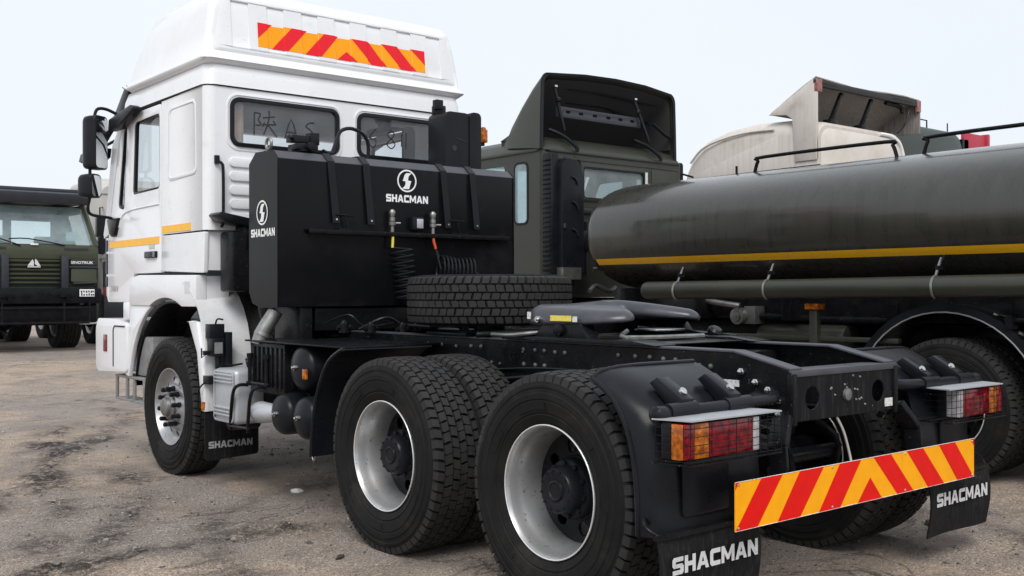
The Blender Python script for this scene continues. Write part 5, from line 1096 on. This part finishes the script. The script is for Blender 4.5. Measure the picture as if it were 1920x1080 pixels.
# roof deflector: an open-backed hood
def dsec(y, zt, zb, d, n=6):
    x0, x1 = CX0-.03+d, CX1-.10-d
    return [(x0, y, zb), (x0+.01, y, zb+(zt-zb)*.5), (x0+.02, y, zt-.14)]+[(x0+.02+.10*(1-math.cos(R(90*i/5))), y, zt-.14+.12*math.sin(R(90*i/5))) for i in range(1, 6)]+[(KX-.5, y, zt+.03), (KX, y, zt+.045), (KX+.5, y, zt+.03)]+[(x1-.02-.10*(1-math.cos(R(90*i/5))), y, zt-.14+.12*math.sin(R(90*i/5))) for i in range(5, 0, -1)]+[(x1-.02, y, zt-.14), (x1-.01, y, zb+(zt-zb)*.5), (x1, y, zb)]
b = MB(); b.sheet([dsec(5.16, 3.86, 2.99, 0), dsec(5.32, 3.74, 3.01, .005), dsec(5.52, 3.56, 3.03, .015), dsec(5.72, 3.36, 3.05, .03), dsec(5.84, 3.24, 3.04, .06), dsec(5.92, 3.14, 2.98, .09)], .02)
df = b.build('roof_deflector', OLIVE, K, smooth=45)
b = MB(); b.sheet([[(p[0], p[1]-.004, p[2]) for p in dsec(5.16, 3.86, 2.99, 0)], [(KX+(p[0]-KX)*.965, p[1]+.0, 3.1+(p[2]-3.1)*.965) for p in dsec(5.162, 3.86, 2.99, 0)]], .012); b.build('hood_edge', PLASTIC, df)
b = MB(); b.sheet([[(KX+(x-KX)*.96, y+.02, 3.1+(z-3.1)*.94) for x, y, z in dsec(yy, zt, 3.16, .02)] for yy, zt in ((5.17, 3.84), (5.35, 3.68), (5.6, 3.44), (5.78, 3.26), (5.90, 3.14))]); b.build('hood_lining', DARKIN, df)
for xa, za, xb, zb in ((3.50, 3.70, 3.62, 3.22), (4.78, 3.70, 5.0, 3.22)):
    b = MB(); b.bar((xa, 5.20, za), (xb, 5.17, zb), .035, .02, (0, 1, 0)); b.cyl((xa+.06, 5.19, za-.14), (xa+.02, 5.15, za-.14), .025, n=8); st = b.build('strut', PLASTIC, df, bevel=.003)
    b = MB(); b.b(xa-.02, xa+.02, 5.17, 5.19, za, za+.02); b.build('strut_pin', CHROME, st)
    b = MB(); b.tube([(xb-.12, 5.3, 3.24), (xb, 5.2, 3.17), (xb+.12, 5.10, 3.04), (xb+.12, 5.10, 2.99)], .022, 8, smooth=4); b.build('roof_strap', PLASTIC, K)
b = MB(); b.prism([(3.54, 3.38), (3.54, 3.50), (4.90, 3.50), (4.90, 3.38)], 5.215, 5.225, 'xz', [rr(x-.035, 3.43, x+.035, 3.462, .012) for x in (3.72, 3.92, 4.14, 4.36, 4.56, 4.76)]); b.build('cross_bar', NAVY, df, bevel=.002)
b = MB(); b.tube([(3.4, 5.3, 3.72), (4.2, 5.3, 3.74), (5.3, 5.3, 3.70)], .012, 6); b.tube([(3.4, 5.45, 3.6), (4.5, 5.45, 3.62), (5.3, 5.45, 3.5)], .012, 6); b.tube([(5.1, 5.2, 3.45), (5.3, 5.18, 3.33), (5.4, 5.18, 3.30)], .02, 6); b.build('stiffener', PLASTIC, df)
# mirror stub on the tanker's right side
b = MB(); b.tube([(5.45, 5.18, 2.70), (5.9, 5.6, 2.75), (6.2, 6.3, 2.8)], .02, 8); b.prism(rr(5.95, 2.72, 6.13, 3.05, .04), 6.45, 6.55, 'xz'); b.build('mirror', PLASTIC, K, bevel=.01)

# ------------------------------------------------------------------ beige truck with roof fairing, behind the tanker
B = thing('box_cab_truck', 'dusty beige truck with open-backed roof deflector showing above the olive tank', 'truck', (8.1, 5, 0))
bx0, bx1 = 6.90, 8.92; dx1 = 9.36
def bprof(y, zt, d): return [(x, y, z) for x, z in rr(bx0+d, 1.2, bx1-d, zt, .22, 5)]
b = MB(); b.rings([bprof(4.10, 3.50, 0), bprof(4.14, 3.54, 0), bprof(4.6, 3.62, 0), bprof(5.1, 3.64, 0), bprof(5.6, 3.60, .01), bprof(5.95, 3.51, .03), bprof(6.15, 3.38, .05), bprof(6.28, 3.18, .06)]); bc = b.build('cab', BEIGE, B, smooth=40)
b = MB(); b.prism(rr(bx0+.06, 1.6, bx1-.06, 3.46, .20, 5), 4.085, 4.10, 'xz'); b.build('back_panel', CANVAS, bc, bevel=.006)
b = MB(); b.tube([(bx0-.002, y, z) for y, z in ((4.75, 3.50), (5.2, 3.51), (5.65, 3.46), (5.95, 3.37), (6.15, 3.2))], .016, 6, smooth=4); b.build('moulding', BEIGE, bc)
b = MB(); b.prism([(4.68, 3.42), (6.1, 3.02), (6.1, 2.5), (4.68, 2.5)], bx0-.008, bx0, 'yz'); b.build('side_panel', BEIGE, bc, bevel=.004)
# deflector: left cheek, roof sheet, right cheek, all thin and open behind
ck = [(4.10, 3.05), (4.10, 4.05), (4.16, 4.06), (4.75, 3.74), (4.82, 3.69), (4.55, 3.66), (4.46, 3.60), (4.42, 3.05)]
b = MB(); b.prism(ck, bx0-.02, bx0+.02, 'yz'); db = b.build('roof_deflector', BEIGE, B, bevel=.006)
b = MB(); b.prism([(4.10, 3.60), (4.10, 4.05), (4.16, 4.06), (4.75, 3.74), (4.70, 3.62)], dx1-.03, dx1+.0, 'yz'); b.build('right_cheek', GREYDUST, db, bevel=.004)
b = MB(); b.sheet([[(x, 4.11, 4.055+.02*math.sin(x*3)), (x, 4.30, 3.98), (x, 4.55, 3.84), (x, 4.80, 3.69)] for x in np.linspace(bx0, dx1, 7)], .02); b.build('top_sheet', GREYDUST, db)
b = MB(); b.b(bx0+.03, dx1-.02, 4.10, 4.15, 3.97, 4.05); b.box((7.1, 4.12, 4.03), (.45, .05, .05)); b.box((8.9, 4.12, 4.03), (.5, .05, .05)); b.build('edge_beam', DARKIN, db, bevel=.008)
for xa, xb in ((bx0-.024, bx0+.10), (dx1-.09, dx1+.006)): b = MB(); b.b(xa, xb, 4.092, 4.13, 3.90, 4.06); b.build('faded_corner', FADEDRED, db, bevel=.006)
for xa in (7.55, 8.25):
    b = MB(); b.bar((xa, 4.18, 3.96), (xa-.22, 4.20, 3.58), .05, .05, (0, 1, 0)); b.b(xa-.30, xa-.14, 4.14, 4.26, 3.52, 3.60); b.build('strut', CHASSIS, db, bevel=.006)
b = MB(); b.tube([(9.1, 4.13, 3.9), (9.05, 4.12, 3.8), (8.95, 4.12, 3.66), (8.8, 4.12, 3.56)], .012, 6, smooth=4); b.tube([(8.55, 4.15, 3.95), (8.9, 4.14, 3.93), (8.93, 4.13, 3.85)], .03, 6, smooth=3); b.build('hanging_cable', CHASSIS, db)
b = MB(); b.tube([(8.3, 4.09, 3.50), (8.55, 4.08, 3.49), (8.78, 4.08, 3.40), (8.88, 4.08, 3.22)], .025, 8, smooth=5); b.build('gutter_pipe', LOGOW, bc)
b = MB(); b.prism(rr(6.66, 2.9, 6.80, 3.2, .04), 6.2, 6.3, 'xz'); b.tube([(6.9, 6.1, 3.0), (6.75, 6.2, 3.05)], .015, 6); b.build('mirror', PLASTIC, B, bevel=.012)
for s in (-1, 1):
    for yy in (5.3, .5): wheel(B, 8.1+s*1.0, yy, WZ, s, 'front')
b = MB()
for s in (-1, 1): b.b(8.1+s*.36, 8.1+s*.44, -1.2, 6.1, .8, 1.1)
b.b(7.2, 9.0, 4.3, 6.2, .7, 1.25); b.build('frame_rail', CHASSIS, B, bevel=.01)

# ------------------------------------------------------------------ far dark green tank truck
G = thing('green_tank_truck', 'dark green round-topped tank truck far behind the beige cab', 'truck', (11.5, 5, 0))
GM = mat('far_green_paint', (.030, .042, .038), .45, c2=(.04, .05, .045), vs_=3)
b = MB(); P = [(x, z) for x, z in rr(10.2, 1.5, 12.3, 3.99, .30, 7)]
b.rings([[(11.36+(x-11.36)*k, y, 2.7+(z-2.7)*k) for x, z in P] for y, k in ((4.96, .90), (4.99, .97), (5.05, 1.0), (6.3, 1.0), (6.36, .95))]); gt = b.build('tank', GM, G, smooth=50)
b = MB(); b.tube([(11.1, 5.1, 3.96), (11.1, 5.1, 4.12), (11.35, 5.1, 4.12), (11.35, 5.1, 3.96)], .012, 6); b.tube([(12.0, 5.1, 3.96), (12.0, 5.1, 4.14)], .010, 6); b.build('top_rail', CHASSIS, gt)
b = MB(); b.b(12.36, 13.14, 5.0, 5.06, 3.55, 4.02); b.b(13.10, 13.18, 4.97, 5.1, 3.5, 4.05); b.build('red_board', REDPANEL, G, bevel=.006, label='crimson board at the side of the green tank')
b = MB(); b.b(11.0, 11.8, 4.9, 8.4, .8, 1.5); b.b(10.3, 12.4, 6.6, 8.4, .9, 2.5); b.build('frame_rail', CHASSIS, G, bevel=.02)
b = MB(); b.b(12.3, 12.5, 5.0, 5.1, 1.4, 3.9); b.b(12.4, 13.2, 5.06, 5.2, 1.4, 1.6); b.b(12.9, 13.0, 5.06, 5.2, 1.5, 3.6); b.build('board_frame', CHASSIS, G)
for s in (-1, 1):
    for yy in (5.6, 7.6): wheel(G, 11.4+s*1.0, yy, WZ, s, 'front')

# ------------------------------------------------------------------ dark green off-road truck facing us at the left
GZ = .285
H = thing('offroad_truck', 'dark green off-road truck facing the camera with silver emblem on its slatted grille', 'truck', (1.35, 18.6, GZ))
hx, hy = 1.35, 17.6
def hb(b, x0, x1, y0, y1, z0, z1): return b.b(hx+x0, hx+x1, hy+y0, hy+y1, GZ+z0, GZ+z1)
b = MB()
for s in (-1, 1):
    b.prism([(hy+.02, GZ+1.2), (hy+.02, GZ+2.0), (hy+.22, GZ+2.85), (hy+2.0, GZ+2.9), (hy+2.0, GZ+1.2)], hx+s*1.20, hx+s*1.16, 'yz', [rpoly([(hy+.35, GZ+2.05), (hy+.45, GZ+2.7), (hy+1.3, GZ+2.7), (hy+1.3, GZ+2.05)], .04)])
b.v = [(hx+(x-hx)*(1-.185*max(0, min(1, (z-GZ-2.0)/.85))), y, z) for x, y, z in b.v]
hb(b, -1.17, 1.17, 0, .05, 1.78, 2.06); hb(b, -1.17, 1.17, 1.95, 2.0, 1.2, 2.15); hb(b, -1.17, 1.17, 1.95, 2.0, 2.62, 2.9)
for x0, x1 in ((-1.17, -.85), (-.08, .08), (.85, 1.17)): hb(b, x0, x1, 1.95, 2.0, 2.15, 2.62)
hb(b, -1.0, 1.0, .25, 2.0, 2.88, 2.94); hb(b, -1.17, 1.17, .05, 1.95, 1.2, 1.25)
hc = b.build('cab', OLIVE_L, H, bevel=.012)
b = MB(); b.add([(hx-1.13, hy+.03, GZ+2.07), (hx+1.13, hy+.03, GZ+2.07), (hx+.95, hy+.21, GZ+2.80), (hx-.95, hy+.21, GZ+2.80)], [(0, 1, 2, 3)]); b.build('windscreen', GLASS_TEAL, hc, smooth=0)
for s in (-1, 1): b = MB(); b.bar((hx+s*1.15, hy+.02, GZ+2.05), (hx+s*.96, hy+.22, GZ+2.86), .08, .07); b.build('pillar', OLIVE_L, hc)
b = MB(); b.box((hx, hy+.02, GZ+2.98), (1.98, .40, .20), Matrix.Rotation(.22, 3, 'X')); hb(b, -.97, .97, -.12, .22, 2.84, 2.90); hb(b, -.98, .98, .0, .5, 3.06, 3.14); b.build('sun_visor', NAVY, H, bevel=.02)
for s0, s1 in ((-.35, .55), (.45, -.42)):
    pass
b = MB(); b.tube([(hx+.55, hy-.02, GZ+2.05), (hx-.10, hy-.01, GZ+2.16), (hx-.45, hy-.01, GZ+2.15)], .013, 6, smooth=3); b.tube([(hx-.25, hy-.02, GZ+2.03), (hx-.7, hy-.01, GZ+2.17), (hx-1.0, hy-.01, GZ+2.17)], .013, 6, smooth=3); b.build('wiper', PLASTIC, hc)
b = MB(); hb(b, -.07, .07, -.03, 0, 2.04, 2.07); b.build('washer_cap', LOGOW, hc, bevel=.006)
b = MB(); hb(b, .55, 1.0, -.012, 0, 1.96, 2.0); hb(b, -.9, -.5, -.012, 0, 1.96, 2.0); b.build('cowl_vent', DARKIN, hc)
b = MB(); hb(b, .62, .85, .12, .14, 2.14, 2.32); b.build('windscreen_card', mat('pale_card', (.6, .68, .68), .6), hc)
for s in (-1, 1):
    b = MB(); hb(b, min(s*.25, s*.85), max(s*.25, s*.85), .85, 1.0, 1.3, 2.25); b.build('seat', DARKIN, hc, bevel=.03)
# grille with separate slats
b = MB(); hb(b, -1.16, 1.16, .03, .06, 1.25, 1.78); gl_ = b.build('grille', DARKIN, H)
for i in range(6):
    z = 1.33+.083*i
    b = MB(); b.box((hx, hy+.0, GZ+z), (.92, .06, .030), Matrix.Rotation(.35, 3, 'X')); b.build('slat', OLIVE_L, gl_, bevel=.004)
    b = MB(); b.box((hx-.92, hy+.0, GZ+z), (.5, .06, .030), Matrix.Rotation(.35, 3, 'X')); b.build('slat', NAVY, gl_, bevel=.004)
b = MB(); S = [(-.12, 0), (.12, 0), (.10, .03), (-.10, .03)]
for P in ([(-.12, -.02), (.12, -.02), (.12, .0), (-.12, .0)], [(-.12, .01), (-.005, .01), (-.005, .09), (-.03, .14)], [(.015, .05), (.02, .15), (.05, .13), (.12, .01), (.06, .01)]):
    b.prism([(hx-.02+x*.95, GZ+1.635+z*.95) for x, z in P], hy-.07, hy-.05, 'xz')
b.build('emblem', EMBLEM, H)
for s in (-1, 1):
    b = MB(); hb(b, min(s*.47, s*.60), max(s*.47, s*.60), -.10, .0, 1.2, 1.85); b.build('guard_post', NAVY, H, bevel=.012)
    b = MB(); hb(b, min(s*.66, s*1.17), max(s*.66, s*1.17), -.03, .0, 1.66, 1.78); pn = b.build('badge_panel', DARKIN, H, bevel=.006)
    b = MB(); b.prism(rr(hx+min(s*.66, s*1.14), GZ+1.34, hx+max(s*.66, s*1.14), GZ+1.60, .03), hy-.05, hy, 'xz'); b.build('headlamp_cover', OLIVE_L, H, bevel=.01)
    b = MB(); b.tube([(hx+s*.62, hy-.06, GZ+1.63), (hx+s*1.16, hy-.06, GZ+1.63), (hx+s*1.17, hy-.02, GZ+1.40), (hx+s*1.12, hy-.05, GZ+1.33), (hx+s*.7, hy-.05, GZ+1.31)], .02, 8); b.build('lamp_guard', NAVY, H)
lettering('SINOTRUK', LOGOW, H, (hx+.66, hy-.035, GZ+1.695), (1, 0, 0), (0, 0, 1), .42, .052, .02)
b = MB(); hb(b, -1.2, 1.2, -.16, .25, .92, 1.22); hb(b, -1.15, 1.15, -.05, .4, .55, .9); bp_ = b.build('bumper', CHASSIS, H, bevel=.03)
b = MB(); hb(b, .78, 1.06, -.175, -.162, 1.06, 1.20); pl = b.build('number_plate', LOGOW, H)
b = MB()
for i, q in enumerate((.80, .845, .895, .94, .985, 1.02)):
    hb(b, q, q+.028, -.178, -.176, 1.13+.01*(i % 2), 1.175); hb(b, q+.005, q+.032, -.178, -.176, 1.075, 1.11+.012*(i % 3 == 0))
b.build('plate_marks', DARKIN, pl)
b = MB()
for z in (.84, .56): b.tube([(hx-1.05, hy-.22, GZ+z), (hx+.95, hy-.22, GZ+z)], .022, 8)
for x in (-1.05, -.62, .48, .95): b.tube([(hx+x, hy-.22, GZ+.56), (hx+x, hy-.22, GZ+.95)], .018, 8)
b.build('bull_bar', CHASSIS, H)
b = MB()
for x in (-.55, .5):
    hb(b, x-.10, x+.10, -.20, -.16, 1.05, 1.10); b.cyl((hx+x+.05, hy-.2, GZ+1.02), (hx+x+.05, hy-.26, GZ+1.02), .03, n=10)
b.build('tow_hook', CHASSIS, H)
b = MB(); b.prism([(hx+1.0, GZ+.50), (hx+1.36, GZ+.52), (hx+1.06, GZ+.64), (hx+1.0, GZ+.62)], hy+.3, hy+.6, 'xz'); b.build('step', LOGOW, H, bevel=.01)
b = MB(); b.prism(rr(hx+1.24, GZ+1.9, hx+1.36, GZ+2.25, .03), hy+.1, hy+.2, 'xz'); b.build('mirror', PLASTIC, H, bevel=.01)
for s in (-1, 1):
    for yy in (19.0, 22.6, 24.0):
        w_ = wheel(H, hx+s*.94, yy, GZ+.56, s, 'front'); w_.scale = (1.45, 1.06, 1.06)
b = MB(); b.cyl((hx-.8, 19.0, GZ+.56), (hx+.8, 19.0, GZ+.56), .09, n=12); b.lathe([(-.2, .1), (0, .22), (.2, .1)], (hx-.2, 19.0, GZ+.56), n=16, cap=True); b.build('axle', CHASSIS, H)
b = MB(); hb(b, -.45, .45, .3, 7, .75, 1.15); hb(b, -1.2, 1.2, 2.3, 7.2, 1.2, 1.6); hb(b, -1.22, 1.22, .6, 1.9, .95, 1.25); b.build('frame_rail', CHASSIS, H, bevel=.02)

# ------------------------------------------------------------------ pale truck between the green one and the white cab
Q = thing('pale_truck', 'pale grey truck with black mirrors glimpsed between green truck and white cab', 'truck', (4.35, 20.2, GZ))
qx, qy = 4.35, 19.2
def qb(b, x0, x1, y0, y1, z0, z1): return b.b(qx+x0, qx+x1, qy+y0, qy+y1, GZ+z0, GZ+z1)
b = MB(); b.rings([[(x, qy+y, z) for x, z in rr(qx-1.25+d, GZ+1.0, qx+1.25-d, GZ+zt, .18, 5)] for y, zt, d in ((0, 3.42, .03), (.06, 3.46, .0), (.9, 3.66, 0), (2.1, 3.62, 0))]); qc = b.build('cab', PALE, Q, smooth=40)
b = MB(); qb(b, -1.05, 1.05, -.012, 0, 2.0, 2.75); b.build('windscreen', GLASS_OLIVE, qc)
b = MB(); qb(b, -1.26, 1.26, -.01, .06, 3.22, 3.25); qb(b, -1.262, 1.262, -.012, .06, 1.84, 1.87); b.build('moulding', GREYPAINT, qc)
b = MB(); qb(b, -1.24, 1.24, -.18, .3, .55, 1.1); qb(b, -1.2, 1.2, -.05, 0, 1.2, 1.8); b.build('bumper', NAVY, Q, bevel=.03)
b = MB(); qb(b, -1.25, -1.05, -.20, -.17, 1.05, 1.25); b.build('side_marker', mat('dull_red_lens', (.25, .02, .03), .3), Q, bevel=.01)
for s in (-1, 1):
    for z0, z1 in ((2.30, 2.72), (2.02, 2.22)):
        b = MB(); b.prism(rr(qx+min(s*1.18, s*1.42), GZ+z0, qx+max(s*1.18, s*1.42), GZ+z1, .03), qy-.35, qy-.2, 'xz'); b.build('mirror', PLASTIC, Q, bevel=.02)
    b = MB(); b.tube([(qx+s*1.2, qy, GZ+2.95), (qx+s*1.35, qy-.28, GZ+2.92), (qx+s*1.35, qy-.28, GZ+2.0), (qx+s*1.2, qy, GZ+1.95)], .015, 6); b.build('mirror_arm', PLASTIC, Q)
    wheel(Q, qx+s*1.0, qy+1.1, GZ+.525, s, 'front'); wheel(Q, qx+s*1.0, qy+4.8, GZ+.525, s, 'front')
b = MB(); qb(b, -.45, .45, .2, 6.5, .7, 1.1); qb(b, -1.2, 1.2, .2, 1.9, .95, 1.25); b.build('frame_rail', CHASSIS, Q, bevel=.02)
